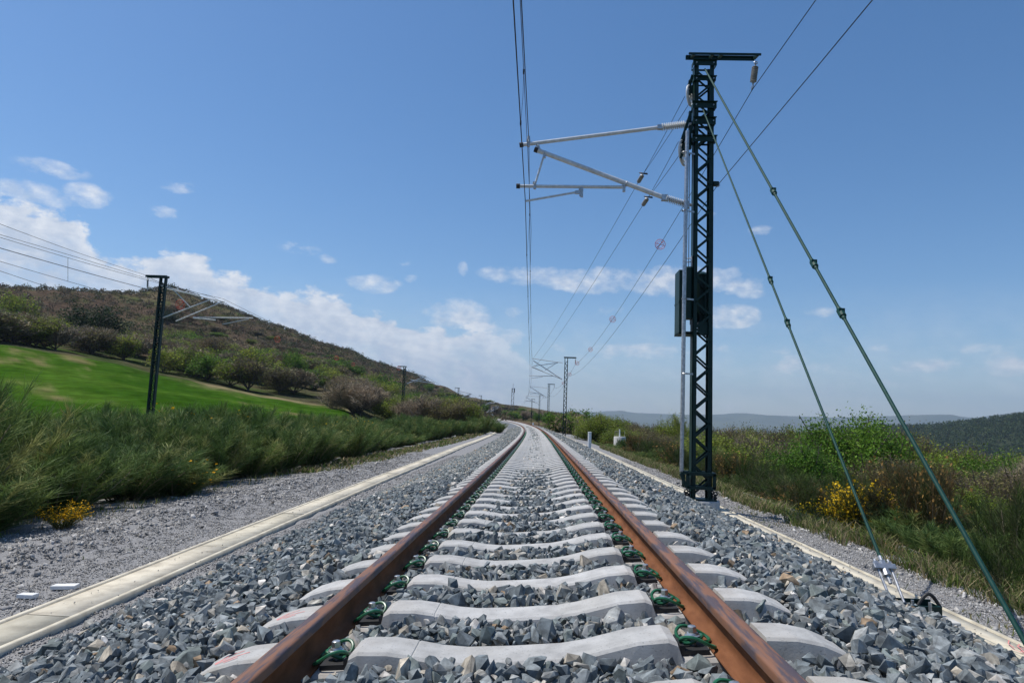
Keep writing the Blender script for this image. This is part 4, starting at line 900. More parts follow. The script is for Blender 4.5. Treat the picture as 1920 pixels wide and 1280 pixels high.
verge(52, 48000, 4.5, 60, 4.9, 9.5, .30, GRN+DRY[:2]+GRN, 'mixed weeds and grass on the right embankment slope', w=.0055, skip=.25)
verge(53, 5000, 4, 60, -7.2, -6.25, .16, GRN+DRY, 'grass at the foot of the left thicket', skip=.4)
verge(54, 900, 4, 24, -6.2, -4.2, .07, GRN, 'scattered weeds growing in the left gravel', skip=.62)
verge(55, 7000, 18, 110, -7.0, -5.2, .22, DRY+GRN, 'dry grass strip beside the left path towards the bend', w=.012, skip=.4)
verge(56, 1500, 4, 20, 3.6, 4.4, .09, GRN+DRY, 'scattered weeds growing in the right gravel', skip=.6)

# ------------------------------------------------------------------ second track on the left (mostly hidden by the thicket)
def left_line(Y): return float(np.interp(Y, [-40, 20, 36, 91, 162, 232, 330], [-17.3, -17.6, -17.6, -15.5, -17.6, -23.8, -38]))
def far_track():
    Ys = np.arange(-20, 300, 4.); root = empty('far_track', (-17.5, 30, -.9), 'second railway track behind the left thicket', 'railway track')
    def sw(nm, prof, m):
        V = []
        for Y in Ys:
            for x, z in prof: V.append((left_line(Y)+x+17.5, Y-30, z+.9+float(zt(max(Y, 0)))*.8))
        n = len(prof); i = np.arange(len(Ys)-1)[:, None]*n; k = np.arange(n)[None]; Q = np.stack([i+k, i+(k+1) % n, i+n+(k+1) % n, i+n+k], -1).reshape(-1, 4); mesh_np(nm, np.array(V), Q, m, root)
    sw('ballast_shoulder', [(-2.6, -1.3), (-1.5, -.72), (1.5, -.72), (2.6, -1.3)], M['bed'])
    for sx in (-.87, .87): sw('rail', [(sx-.07, -.70), (sx-.02, -.68), (sx-.035, -.55), (sx+.035, -.55), (sx+.02, -.68), (sx+.07, -.70)], M['rust'])
    sw('sleeper_strip', [(-1.3, -.78), (-1.3, -.70), (1.3, -.70), (1.3, -.78)], M['concrete'])
far_track()

# ------------------------------------------------------------------ masts
def lattice_mast(root, H, w=.36, d=.20, m=M['green'], fl=.075, lace=.49, thick=.036, detail=True, z0=0.0):
    for sg in (-1, 1):
        b = MB(); x = sg*w/2
        b.box((x-sg*.006, 0, (H+z0)/2), (.012, d, H-z0)); b.box((x-sg*fl/2, -d/2+.006, (H+z0)/2), (fl, .012, H-z0-.002)); b.box((x-sg*fl/2, d/2-.006, (H+z0)/2), (fl, .012, H-z0-.002)); b.build('leg', m, root)
    b = MB(); n = int((H-.25)/lace*2); hz = lace/2; xi = w/2-fl*.55
    for face in (-1, 1):
        yy = face*(d/2+.007)
        for i in range(n):
            za = .12+i*hz; sgn = 1 if (i % 2 == 0) else -1
            b.bar((-sgn*xi, yy, za), (sgn*xi, yy, za+hz), thick, .01)
        b.build('lattice', m, root); b = MB()
def crossarm(root, H, x0, x1, m=M['green'], y=.0):
    b = MB(); 
    for yy, dz in ((-.13, .0), (.13, .0)):
        b.box(((x0+x1)/2, yy+y, H+.045), (x1-x0, .012, .09)); b.box(((x0+x1)/2, yy+y+(.03 if yy > 0 else -.03), H+.086), (x1-x0, .06, .008))
    for x in (x0+.03, x0+.5*(x1-x0)+.05, x1-.03): b.box((x, y, H+.045), (.05, .25, .07))
    b.build('crossarm', m, root)
def hang_insulator(root, a, b_, m=M['insul'], r=.055, name='insulator', n=12):
    a = Vector(a); b_ = Vector(b_); prof = [(0, .01), (.12, .012), (.16, .03)]
    for i in range(n):
        t = .17+.62*i/n; prof += [(t, r*.62), (t+.62/n*.3, r), (t+.62/n*.55, r), (t+.62/n*.8, r*.62)]
    prof += [(.80, .03), (.84, .014), (1, .012)]
    q = MB().lathe(a, b_, prof, 12).build(name, m, root, smooth=True)
    c = MB(); c.ring(a, (0, 1, 0), .03, .009, 12, 5); c.box(b_, (.03, .09, .06)); c.build('clamp', M['galv'], q); return q

# --- the near mast
MY = 12.2
def X_(px, y=600, Y=MY): return at_y(px, y, Y)
def main_mast():
    base = Vector((2.985, MY, -.55)); H = 8.20; hd = 0
    root = empty('catenary_mast', base, 'tall dark green lattice mast standing beside the right rail with weights and guy rods', 'railway mast', 'catenary masts')
    lattice_mast(root, H-.08)
    L = lambda p: Vector(p)-base
    zy = lambda py: at_y(1316, py, MY).z-base.z
    # crossarm: two channels, long overhang to the right
    b = MB(); xl = at_y(1289, 105, MY).x-base.x; xr = at_y(1423, 105, MY).x-base.x; zt_ = zy(101)
    zn = at_y(1355, 101.5, MY-.13).z-base.z; zf = at_y(1352, 110, MY+.12).z-base.z
    b.box(((xl+xr)/2, -.13, zn), (xr-xl, .012, .045)); b.box(((xl+xr)/2, -.105, zn+.018), (xr-xl, .04, .008))
    b.box(((xl+xr)/2-.03, .12, zf), (xr-xl-.04, .012, .075)); b.box(((xl+xr)/2-.03, .095, zf+.033), (xr-xl-.04, .04, .008))
    for x in (xl+.1, xl+.45, xl+.62, xr-.06): b.bar((x, -.12, zn), (x, .11, zf), .045, .05, (1, 0, 0))
    b.build('crossarm', M['green'], root)
    # clamp bands
    def band(y0, y1, wx=.44, ex=0.0, dy=.28):
        z0, z1 = zy(y1), zy(y0); q = MB(); zc = (z0+z1)/2; hh = z1-z0
        for sy in (-1,): q.box((ex, sy*dy/2, zc), (wx, .012, hh)); q.box((ex, sy*(dy/2+.02), z1+.004), (wx+.02, .055, .008))
        for sx in (-1, 1): q.box((ex+sx*(wx/2-.006), -.06, zc), (.012, dy-.14, hh*.8))
        q.box((ex, dy/2-.03, zc-.01), (wx-.04, .012, hh*.35))
        o = q.build('clamp_band', M['green'], root); k = MB()
        for sx in (-.16, .16): k = MB(); k.tube([(ex+sx, -dy/2-.03, zc), (ex+sx, -dy/2+.01, zc)], .012, 6); k.build('bolt', M['galv'], o)
    band(121, 130); band(151, 158, .41); band(198, 209); band(227, 239, .41); band(261, 271)
    # tensioning wheels and their brackets
    def wheel(pxc, pyc, R, pb):
        c = L(at_y(pxc, pyc, MY+.15)); ax = Vector((.86, -.50, 0)); q = MB()
        q.ring(c, ax, R, .022, 28, 8); q.ring(c, ax, R*.72, .016, 24, 6); q.tube([c-ax*.06, c+ax*.06], .035, 12)
        u = ax.orthogonal().normalized(); v = ax.cross(u).normalized()
        for k in range(6): a = k*math.pi/3; q.tube([c, c+(u*math.cos(a)+v*math.sin(a))*R], .012, 5)
        o = q.build('tension_wheel', M['tube'], root, smooth=True)
        k = MB(); x1 = -.18
        k.bar(c+Vector((0, -.07, R+.05)), c+Vector((x1-c.x, -.1, R+.18)), .07, .02, (0, 1, 0)); k.bar(c+Vector((-.02, -.07, R+.08)), c+Vector((-.03, -.07, -.02)), .06, .02)
        k.bar(c+Vector((0, .09, R+.05)), c+Vector((x1-c.x, .1, R+.18)), .07, .02); k.bar(c+Vector((0, .09, 0)), c+Vector((x1-c.x, .1, .02)), .06, .02); k.box(c+Vector((-.01, 0, R+.07)), (.05, .2, .03))
        k.bar(c+Vector((0, -.09, 0)), c+Vector((x1-c.x, -.1, .16)), .05, .02)
        k.build('wheel_bracket', M['green'], root)
    wheel(1294, 180, .19, 0); wheel(1281, 287, .23, 0)
    b = MB(); a0 = L(at_y(1296, 214, MY)); b.box((a0.x-.02, 0, zy(245)), (.05, .08, zy(210)-zy(280))); b.bar((a0.x-.02, -.05, zy(214)), (a0.x-.17, -.05, zy(262)), .05, .05); b.bar((-.2, -.06, zy(236)), (a0.x-.2, -.06, zy(300)), .05, .03); b.build('wheel_bracket', M['green'], root)
    # ropes down to the weights
    b = MB()
    for px_, y0, y1, yy in ((1303, 180, 505, .28), (1293, 292, 505, .3), (1306, 300, 503, .32)):
        p = L(at_y(px_, y0, MY+yy)); b.tube([p, Vector((p.x, p.y, zy(y1)))], .007, 5)
    b.build('weight_rope', M['wire'], root)
    # weights and their guard
    zb, zt2 = zy(601), zy(506)
    q = MB(); c1 = L(at_y(1290, 550, MY+.02)); q.tube([(c1.x, .02, zb+.02), (c1.x, .02, zt2+.02), (c1.x, .02, zt2+.05)], [.10, .10, .06], 20); q.build('counterweight', M['green'], root, smooth=True)
    q = MB(); c2 = L(at_y(1313, 550, MY+.36)); q.tube([(c2.x, .36, zb-.02), (c2.x, .36, zt2-.03), (c2.x, .36, zt2+.03)], [.19, .19, .10], 24); q.build('counterweight', M['green'], root, smooth=True)
    q = MB(); xg = L(at_y(1273, 560, MY)).x; z0 = zy(628); z1 = zy(507)
    q.box((xg+.006, .18, (z0+z1)/2), (.012, .40, z1-z0)); q.box((xg+.065, .385, (z0+z1)/2), (.12, .01, z1-z0-.01)); q.box((xg+.05, -.025, (z0+z1)/2), (.09, .01, z1-z0-.01)); q.box((xg+.15, .18, z0+.02), (.30, .42, .02)); q.box((xg+.006, .18, (z0+z1)/2), (.022, .42, .03))
    q.bar((xg+.1, -.02, z0+.03), (xg+.42, -.02, z0+.03), .05, .02); q.bar((xg+.35, .0, z0+.12), (xg+.52, .0, z0+.12), .24, .1); q.build('weight_guard', M['green'], root)
    # conduit
    a = L(at_y(1289, 246, MY-.17)); m_ = L(at_y(1284, 480, MY-.17)); b0 = L(at_y(1278, 884, MY-.17))
    q = MB(); q.tube([a, m_, b0], .037, 12); o = q.build('conduit_pipe', M['galv'], root, smooth=True)
    k = MB()
    for py in (286, 395, 560, 700): p = L(at_y(1283, py, MY-.17)); k.ring((p.x+.0, p.y, p.z), (0, 0, 1), .043, .010, 14, 5); k.bar(Vector((p.x+.04, p.y, p.z)), Vector((-.17, -.1, p.z)), .03, .012)
    k.build('pipe_clip', M['galv'], o)
    # bracket frame near the foot
    q = MB(); za = zy(887); zb2 = zy(913); xl = L(at_y(1283, 900, MY)).x; xr = L(at_y(1337, 900, MY)).x
    for yy in (-.17, .17):
        q.bar((xl, yy, za), (xr, yy, za), .055, .05); q.bar((xl, yy, zb2), (xr, yy, zb2), .055, .05)
    for x in (xl+.02, xr-.02): q.bar((x, -.17, zb2), (x, -.17, za), .05, .05); q.bar((x, .17, zb2), (x, .17, za), .05, .05); q.bar((x, -.15, za), (x, .15, za), .05, .05, (1, 0, 0))
    q.bar((xl, -.17, zb2), (xl-.10, -.17, za), .05, .06); q.bar((xl-.10, -.17, za+.02), (xl+.02, -.17, za+.02), .05, .07); q.build('bracket_frame', M['green'], root)
    # foot: plate, holding bolts, round foundation
    q = MB(); q.box((0, 0, .015), (.50, .34, .03)); q.build('base_plate', M['green'], root)
    q = MB()
    for sx in (-.23, .23):
        for sy in (-.12, .12): q.tube([(sx, sy, .03), (sx, sy, .12)], .022, 8); q.tube([(sx, sy, .045), (sx, sy, .075)], .036, 6); q.ring((sx, sy-.03, .13), (0, 1, 0), .03, .012, 12, 6)
    q.build('anchor_bolt', M['black'], root)
    q = MB(); q.tube([(.02, 0, -.45), (.02, 0, -.02), (.02, 0, 0)], [.315, .315, .305], 36); q.build('foundation', M['raft'], root, smooth=True)
    # bracket for the earth wire
    p = L(at_y(1346, 347, MY)); q = MB(); q.box((.235, 0, p.z+.02), (.12, .09, .075)); q.build('wire_bracket', M['green'], root); q = MB(); q.ring((p.x-.01, 0, p.z+.01), (0, 1, 0), .035, .016, 12, 6); q.tube([(.28, 0, p.z+.02), (p.x, 0, p.z)], .015, 6); q.build('wire_clamp', M['galv'], root)
    hang_insulator(root, L(at_y(1417, 118, MY)), L(at_y(1411, 164, MY)), r=.062, n=9)
    # small switch above the weights
    q = MB(); p = L(at_y(1297, 492, MY-.05)); 
    for dz in (0, .07): q.tube([(p.x-.1, p.y, p.z+dz), (p.x, p.y, p.z+dz+.01)], .01, 5)
    q.tube([(p.x, p.y, p.z-.08), (p.x, p.y, p.z+.12)], .022, 6); q.build('rope_shackle', M['galv'], root)
    return root
main_mast()

def cantilever(name, label, Y, pts, r=.035, detail=True, group='cantilever arms holding the wires'):
    """pts: dict of pixel points measured in the plane at depth Y"""
    p = {k: at_y(v[0], v[1], Y) for k, v in pts.items()}; o = p['tieL'].copy(); root = empty(name, o, label, 'cantilever', group)
    def tube(a, b, rr_, nm, par=root, m=M['tube'], n=12): 
        q = MB(o); q.tube([a, b], rr_, n); return q.build(nm, m, par, smooth=True)
    def ins(a, b, rr_, par=root, n=11):
        d = (b-a); prof = [(0, .022), (.04, .026)]
        for i in range(n): t = .05+.88*i/n; prof += [(t, rr_*.42), (t+.3/n, rr_), (t+.42/n, rr_), (t+.7/n, rr_*.42)]
        prof += [(.95, .024), (1, .02)]; q = MB(o); q.lathe(a, b, prof, 12); q.build('insulator', M['tube'], par, smooth=True)
    t = tube(p['tieL'], p['tieR'], r, 'tie_tube'); ins(p['tieR'], p['tieI'], r*2.1)
    s = tube(p['strL'], p['strR'], r*1.25, 'strut_tube'); ins(p['strR'], p['strI'], r*2.1)
    g = tube(p['regL'], p['regR'], r*.9, 'registration_tube')
    q = MB(o); q.tube([p['stdL'], p['stdR']], r*.45, 8); q.bar(p['stdL'], p['stdR'], r*1.1, .012); q.build('steady_arm', M['tube'], root)
    tube(p['dropT'], p['dropB'], r*.55, 'support_tube')
    if detail:
        for k, a, b in (('end_cap', p['tieL'], p['tieR']), ('end_cap', p['strL'], p['strR']), ('end_cap', p['regL'], p['regR'])):
            d = (b-a).normalized(); q = MB(o); q.tube([a-d*.03, a+d*.04], r*1.35 if a != p['strL'] else r*1.5, 12); q.build(k, M['black'], root, smooth=True)
        q = MB(o)
        for c in (p['messC'], p['joint'], p['dropT'], p['dropB'], p['regR'], p['stdR']):
            q.ring(c, Vector((1, 0, .1)), r*1.1, r*.35, 14, 6); q.box(c+Vector((0, 0, -.02)), (.05, .07, .13)); q.tube([c+Vector((-.03, -.05, .03)), c+Vector((-.03, .05, .03))], .012, 6)
        q.tube([p['messC'], p['messC']+Vector((0, 0, .12))], [.04, .025], 8)
        q.tube([p['joint'], p['strL']+(p['strR']-p['strL']).normalized()*.08], .03, 8); q.tube([p['regR'], p['knee']], .03, 8); q.ring(p['knee'], p['strR']-p['strL'], r*1.45, .014, 14, 6)
        q.box((p['tieR']+p['tieI'])/2*0+p['tieR'], (.12, .08, .08)); q.box(p['strR'], (.12, .09, .11)); q.box(p['tieI'], (.06, .10, .12)); q.box(p['strI'], (.06, .1, .13)); q.tube([p['tieI'], p['tieI']+Vector((.08, 0, 0))], .03, 8); q.tube([p['strI'], p['strI']+Vector((.08, 0, 0))], .03, 8)
        q.box(p['stdR']+Vector((.02, 0, 0)), (.05, .05, .22)); q.box(p['stdR']+Vector((-.06, 0, -.02)), (.1, .05, .06))
        q.build('fitting', M['galv'], root)
    return root
cantilever('cantilever_arm', 'bright tubular cantilever arm reaching left over the track from the near mast', MY-.02,
   dict(tieL=(977, 272), tieR=(1238, 239), tieI=(1288, 233), strL=(1005, 281), strR=(1246, 371), strI=(1289, 384), regL=(971, 349), regR=(1170, 351), stdL=(986, 377), stdR=(1089, 359), dropT=(1021, 288), dropB=(1003, 346), messC=(991, 267), joint=(1009, 275), knee=(1174, 345)))
def rod(name, label, a, b, r, joints, anchor=True):
    root = empty(name, b, label, 'guy rod', 'guy rods of the near mast'); q = MB(b); q.tube([a, b], r, 10); q.build('rod', M['guygreen'], root, smooth=True); d = (b-a).normalized()
    for px_, py_ in joints:
        best = min((((Vector(np.array([0, 0, 0])), 0)),), key=lambda z: 0); ts = np.linspace(0, 1, 2000); P = np.array(a)[None]*(1-ts[:, None])+np.array(b)[None]*ts[:, None]-CAM
        zz = P @ _f; u = 960+F_PX*(P @ _R)/zz; v = 640-F_PX*(P @ _U)/zz; i = int(np.argmin((u-px_)**2+(v-py_)**2)); c = a+(b-a)*float(ts[i])
        k = MB(b); k.tube([c-d*.09, c-d*.05, c-d*.049, c+d*.05, c+d*.051, c+d*.09], [r*1.3, r*1.5, r*2.1, r*2.1, r*1.5, r*1.3], 10); k.box(c+Vector((.0, 0, .03)), (r*3.6, r*2, r*2.6)); k.build('coupling', M['guygreen'], root)
    return root
G1a = at_y(1318, 205, MY-.17); G1b = at_z(1684, 1130, -.50); G1e = G1b+(G1a-G1b)*.035
G2a = at_y(1322, 130, MY-.17); G2b = at_z(1938, 1232, -.60)
R1 = rod('guy_rod', 'inner green guy rod running from the mast down to the silver anchor fitting', G1a, G1e, .0130, [(1437, 528), (1468, 609)])
R2 = rod('guy_rod', 'outer green guy rod running from the mast top to the right edge of the photo', G2a, G2b, .0170, [(1453, 358), (1530, 493), (1583, 584)])
def anchor():
    c = G1b; root = empty('guy_anchor', c, 'silver anchor fitting with green channel and black hose below the inner guy rod', 'anchor'); d = (G1a-G1b).normalized(); sx = Vector((1, 0, 0)); sx = (sx-d*sx.dot(d)).normalized(); sy = d.cross(sx)
    blk = c+d*.30; rot = Matrix((sx, sy, d)).transposed()
    q = MB(c); q.box(blk, (.17, .055, .045), rot); q.build('crossbar', M['galv'], root, bevel=.005)
    q = MB(c)
    for k in (-.052, .052): q.tube([c+sx*k*.9, blk+sx*k+d*.07], .0105, 8); q.tube([blk+sx*k+d*.022, blk+sx*k+d*.045], .022, 6)
    q.build('tie_bolt', M['galv'], root)
    q = MB(c); q.tube([blk-d*.14, blk+d*.10], .014, 8); q.tube([blk-d*.075, blk-d*.022], .031, 10); q.tube([blk+d*.022, blk+d*.05], .030, 6); q.build('threaded_rod', M['galv'], root)
    q = MB(c); b0 = c+Vector((.10, -.02, -.02)); q.box(b0+Vector((.0, .06, 0)), (.32, .012, .10)); q.box(b0+Vector((.0, -.07, -.02)), (.34, .012, .10)); q.box(b0+Vector((.0, 0, -.06)), (.34, .13, .012)); q.box(b0+Vector((.17, 0, -.02)), (.012, .13, .09)); q.build('green_channel', M['green'], root)
    q = MB(c); q.tube([b0+Vector((.08, -.08, -.04)), b0+Vector((.08, -.08, .06))], .012, 8); q.tube([b0+Vector((-.02, -.03, -.03)), b0+Vector((-.02, -.03, .06))], .011, 8); q.tube([b0+Vector((-.02, -.03, -.0)), b0+Vector((-.02, -.03, .025))], .022, 6); q.build('anchor_bolt', M['galv'], root)
    q = MB(c); pts = [b0+Vector((.05+.17*t, .03, -.0+.095*math.sin(math.pi*min(1, t*1.02)))) for t in np.linspace(0, 1, 12)]; q.tube(pts, .0135, 8); q.build('hose', M['black'], root, smooth=True)
    q = MB(c); q.box(b0+Vector((.12, .03, -.17)), (.30, .34, .22)); q.build('anchor_block', M['raft'], root, bevel=.01)
anchor()

# simplified but complete masts further away
def far_mast(px_base, px_top, Y, H, side, label, arms, m=M['green'], over=.85, weights=False, w=.36):
    t = at_y(px_top[0], px_top[1], Y); base = Vector((t.x, Y, t.z-H)); root = empty('catenary_mast', base, label, 'railway mast', 'catenary masts')
    lattice_mast(root, H-.06, w=w, m=m, thick=.05); q = MB()
    x0, x1 = (-.25, .2+over) if side > 0 else (-.2-over, .25)
    q.box(((x0+x1)/2, .13, H), (x1-x0, .02, .12)); q.box(((x0+x1)/2, -.13, H), (x1-x0, .02, .12)); q.box((x0+.05, 0, H), (.05, .24, .1)); q.box((x1-.05, 0, H), (.05, .24, .1)); q.build('crossarm', m, root)
    e = x1-.06 if side > 0 else x0+.06
    hang_insulator(root, Vector((e, 0, H-.06)), Vector((e-.05*side, 0, H-.72)), r=.055, n=6)
    q = MB(); q.tube([(0, 0, -.6), (0, 0, 0)], .34, 16); q.build('foundation', M['raft'], root)
    if weights: q = MB(); q.tube([(0, .3, H*.33), (0, .3, H*.5)], .2, 12); q.build('counterweight', m, root)
    return root, base
def simple_arm(label, Y, tie, strut, reg, std, root_x, m, r=.045, brace=True, extra=None):
    P = lambda q: at_y(q[0], q[1], Y); o = P(tie[0]); root = empty('cantilever_arm', o, label, 'cantilever', 'cantilever arms holding the wires')
    for nm, (a, b), rr_ in (('tie_tube', tie, r*.8), ('strut_tube', strut, r), ('registration_tube', reg, r*.8), ('steady_arm', std, r*.6)):
        q = MB(o); q.tube([P(a), P(b)], rr_, 8); q.build(nm, m, root, smooth=True)
    if extra:
        for a, b in extra: q = MB(o); q.tube([P(a), P(b)], r*.6, 6); q.build('support_tube', m, root)
    return root
def armset(Y, top, H, L=3.0, label='', m=M['tube'], side=-1, mess=None):
    """arm built from the mast top position for far masts"""
    t = at_y(top[0], top[1], Y); o = Vector((t.x, Y, t.z)); root = empty('cantilever_arm', o, label, 'cantilever', 'cantilever arms holding the wires'); s = side
    for nm, a, b, r in (('tie_tube', (s*.2, -1.30), (s*L, -1.75), .045), ('strut_tube', (s*.2, -2.85), (s*(L-.15), -1.85), .055), ('registration_tube', (s*1.2, -2.55), (s*(L+.1), -2.58), .04), ('steady_arm', (s*2.0, -2.66), (s*(L-.05), -2.85), .03)):
        q = MB(); q.tube([(a[0], 0, a[1]), (b[0], 0, b[1])], r, 8); q.build(nm, m, root, smooth=True)
    return root
ml = ['second dark lattice mast along the right of the track', 'third lattice mast along the right of the track', 'fourth lattice mast along the right of the track', 'fifth lattice mast along the right, near the far bend']
m2, b2 = far_mast(None, (1062, 670), 70.6, 8.6, 1, ml[0], 2, weights=False)
m3, b3 = far_mast(None, (1029.5, 720), 123, 8.4, 1, ml[1], 1)
m4, b4 = far_mast(None, (1012, 741), 183, 8.4, 1, ml[2], 1)
m5, b5 = far_mast(None, (997.5, 748), 235, 8.4, 1, ml[3], 1, weights=True)
gt = mat('shaded_tube_paint', (.16, .16, .16), (.22, .22, .22), 6, .5, metal=.3)
simple_arm('upper of the two cantilever arms on the second right mast', 70.6, ((998, 672), (1055, 680)), ((1000, 676), (1054, 711)), ((1000, 686), (1046, 680)), ((1022, 694), (1044, 680)), 0, M['tube'], r=.05)
simple_arm('lower of the two cantilever arms on the second right mast', 70.9, ((997, 688), (1054, 711)), ((997, 687), (1018, 696)), ((992, 704), (1042, 705)), ((996, 709), (1018, 706)), 0, M['tube'], r=.045)
simple_arm('cantilever arm of the third right mast', 123, ((994, 724), (1026, 727)), ((994, 725), (1025, 745)), ((992, 734), (1018, 740)), ((993, 738), (1010, 737)), 0, M['tube'], r=.06)
simple_arm('cantilever arm of the fourth right mast', 183, ((986, 742), (1010, 743)), ((987, 745), (1009, 757)), ((985, 750), (1006, 755)), ((986, 752), (1000, 751)), 0, M['tube'], r=.07)
l1, lb1 = far_mast(None, (307, 519), 35, 8.25, -1, 'nearest left mast, dark green lattice rising from the thicket', 2, m=M['green'], over=.75)
simple_arm('near cantilever arm of the nearest left mast', 35, ((301, 535), (398, 562)), ((302, 597), (394, 562)), ((362, 596), (404, 600)), ((323, 541), (356, 575)), 0, M['tube'], r=.038)
simple_arm('far cantilever arm of the nearest left mast', 35.7, ((306, 540), (421, 566)), ((330, 602), (416, 566)), ((362, 595), (474, 596)), ((417, 608), (466, 598)), 0, M['tube'], r=.038)
l2, lb2 = far_mast(None, (759, 687), 91, 8.4, -1, 'second mast along the left track', 2, over=.75)
simple_arm('cantilever arms of the second left mast', 91, ((762, 695), (800, 706)), ((763, 719), (798, 706)), ((770, 712), (815, 719)), ((776, 717), (801, 709)), 0, M['tube'], r=.07)
l3, lb3 = far_mast(None, (860, 727), 162, 8.4, -1, 'third mast along the left track', 1, over=.75)
simple_arm('cantilever arms of the third left mast', 162, ((862, 733), (884, 738)), ((866, 745), (883, 738)), ((872, 745), (895, 745.5)), ((870, 742), (884, 740)), 0, M['tube'], r=.09)
l4, lb4 = far_mast(None, (902.5, 741.5), 232, 8.4, -1, 'fourth mast along the left track', 1, over=.7, weights=True)
l5, lb5 = far_mast(None, (919, 755), 262, 7.0, -1, 'reddish mast in the cluster beyond the bend', 1, over=.6)
l6, lb6 = far_mast(None, (927, 762), 286, 7.4, -1, 'dark mast with a white plate in the cluster beyond the bend', 1, over=.6)
for (Y, a, b, c, lb) in ((232, (912, 757), (920, 753), (928, 756), 'short bright arm on the fourth left mast'), (262, (914, 771), (918, 768), (926, 768), 'bright arm low on the reddish mast'), (286, (921, 771), (926, 766), (934, 765), 'bright arm on the dark mast beyond the bend'), (288, (922, 765), (932, 760), (936, 764), 'highest bright arm in the cluster beyond the bend')):
    simple_arm(lb, Y, (a, b), ((a[0]-2, a[1]+2), (b[0]+3, b[1]+1)), ((b[0], b[1]+3), c), ((a[0]+3, a[1]), (c[0], c[1]-1)), 0, M['tube'], r=.065)
def plate(px_, py, Y, w, h, label):
    p = at_y(px_, py, Y); root = empty('sign_plate', p, label, 'sign'); q = MB(); q.box((0, 0, 0), (w, .04, h)); q.build('panel', M['white'], root); q = MB(); q.tube([(0, .05, -2.2), (0, .05, h/2)], .05, 8); q.build('post', M['galv'], root)
plate(923, 777.5, 280, .75, .5, 'small white plate beside the track beyond the bend')
def pylon():
    t = at_y(962, 727, 330); H = 17.5; base = Vector((t.x, 330, t.z-H)); root = empty('radio_tower', base, 'slender lattice radio tower beyond the bend', 'tower'); q = MB(); wb, wt = 1.5, 1.0
    for sx in (-1, 1):
        for sy in (-1, 1): q.bar((sx*wb/2, sy*wb/2, -3), (sx*wt/2, sy*wt/2, H), .16, .16)
    q.build('leg', M['farsteel'], root); q = MB()
    for k in range(14):
        z0 = k*H/14; z1 = (k+1)*H/14; s = 1 if k % 2 else -1
        for sy in (-1, 1):
            w0 = wb+(wt-wb)*z0/H; w1 = wb+(wt-wb)*z1/H; q.bar((-s*w0/2, sy*w0/2, z0), (s*w1/2, sy*w1/2, z1), .09, .09); q.bar((sy*w0/2, -s*w0/2, z0), (sy*w1/2, s*w1/2, z1), .09, .09, (1, 0, 0))
    q.build('lattice', M['farsteel'], root); q = MB()
    for a in range(3): an = a*2.1; q.box((math.cos(an)*.8, math.sin(an)*.8, H-1.3), (.35, .35, 2.2))
    q.tube([(0, 0, H), (0, 0, H+2.2)], .07, 6); q.build('antenna', M['farsteel'], root)
pylon()

# ------------------------------------------------------------------ wires
def sag(a, b, n, s):
    return [a+(b-a)*t+Vector((0, 0, -4*s*t*(1-t))) for t in np.linspace(0, 1, n)]
def wire(label, spans, r=.0065, name='overhead_wire', group='overhead wires', n=14, droppers=None, m=None, cat='wire'):
    pts = []
    for (a, b, s) in spans:
        q = sag(a, b, n, s); pts += q if not pts else q[1:]
    root = empty(name, pts[0], label, cat, group); rs = [r if p.y < 60 else r*1.5 if p.y < 110 else r*2.0 for p in pts]
    q = MB(pts[0]); q.tube(pts, rs, 6); q.build('conductor', m or M['wire'], root)
    return root, pts
V3 = Vector
def zat(pts, Y):
    for p, q in zip(pts[:-1], pts[1:]):
        if min(p.y, q.y) <= Y <= max(p.y, q.y) and abs(q.y-p.y) > 1e-6: return p+(q-p)*((Y-p.y)/(q.y-p.y))
    return pts[-1]
c0 = V3((-.24, -45, 5.40)); c1 = at_y(985, 378, MY); c2 = at_y(994, 703, 70.6); c3 = at_y(991, 738, 123); c4 = at_y(985.5, 752, 183); c5 = at_y(976, 765, 235)
s0 = V3((-.45, -45, 6.85)); s1 = at_y(991.5, 262, MY); s2 = at_y(998, 673, 70.6); s3 = at_y(995, 724, 123); s4 = at_y(987, 743, 183); s5 = at_y(977, 757, 235)
_, CW = wire('thick contact wire running above the track, leftmost of the wires overhead', [(c0, c1, .03), (c1, c2, .03), (c2, c3, .03), (c3, c4, .03), (c4, c5, .03)], .0075)
_, MW = wire('messenger wire held on top of the near cantilever arm', [(s0, s1, .75), (s1, s2, .75), (s2, s3, .8), (s3, s4, .8), (s4, s5, .6)], .0070)
# stitch wire and droppers between messenger and contact wire
def dropper(Y, label, top=None, bot=None):
    a = zat(top or MW, Y); b = zat(bot or CW, Y); root = empty('dropper', a, label, 'dropper', 'droppers between messenger and contact wire'); q = MB(a); q.tube([a, (a+b)/2+V3((.01, 0, 0)), b], .0028, 4); q.build('dropper_wire', M['wire'], root)
    q = MB(a); q.box(a, (.022, .06, .05)); q.box(b+V3((0, 0, .012)), (.022, .06, .05)); q.build('dropper_clamp', M['wire'], root)
sa = zat(MW, 2.5); sb = zat(MW, 22.)
st0 = V3((sa.x, 7.9, zat(MW, 7.9).z-.06)); 
_, SW = wire('thin stitch wire hanging just under the messenger wire at the near arm', [(sa, V3(at_y(981, 115, 8.6)), 0), (V3(at_y(981, 115, 8.6)), at_y(988, 372, 12.6)+V3((0, 0, .72)), .0), (at_y(988, 372, 12.6)+V3((0, 0, .72)), V3((s1.x*.6+s2.x*.4*.0-.12, 17, zat(MW, 17).z-.25)), 0), (V3((s1.x*.6-.12, 17, zat(MW, 17).z-.25)), sb, 0)], .0045, n=3)
dropper(8.9, 'dropper joining the wires in front of the near arm', SW); dropper(16.5, 'first dropper beyond the near arm'); dropper(22.5, 'second dropper beyond the near arm')
for Y in (29, 36, 44, 52, 61): dropper(Y, 'far dropper between the messenger and contact wires')
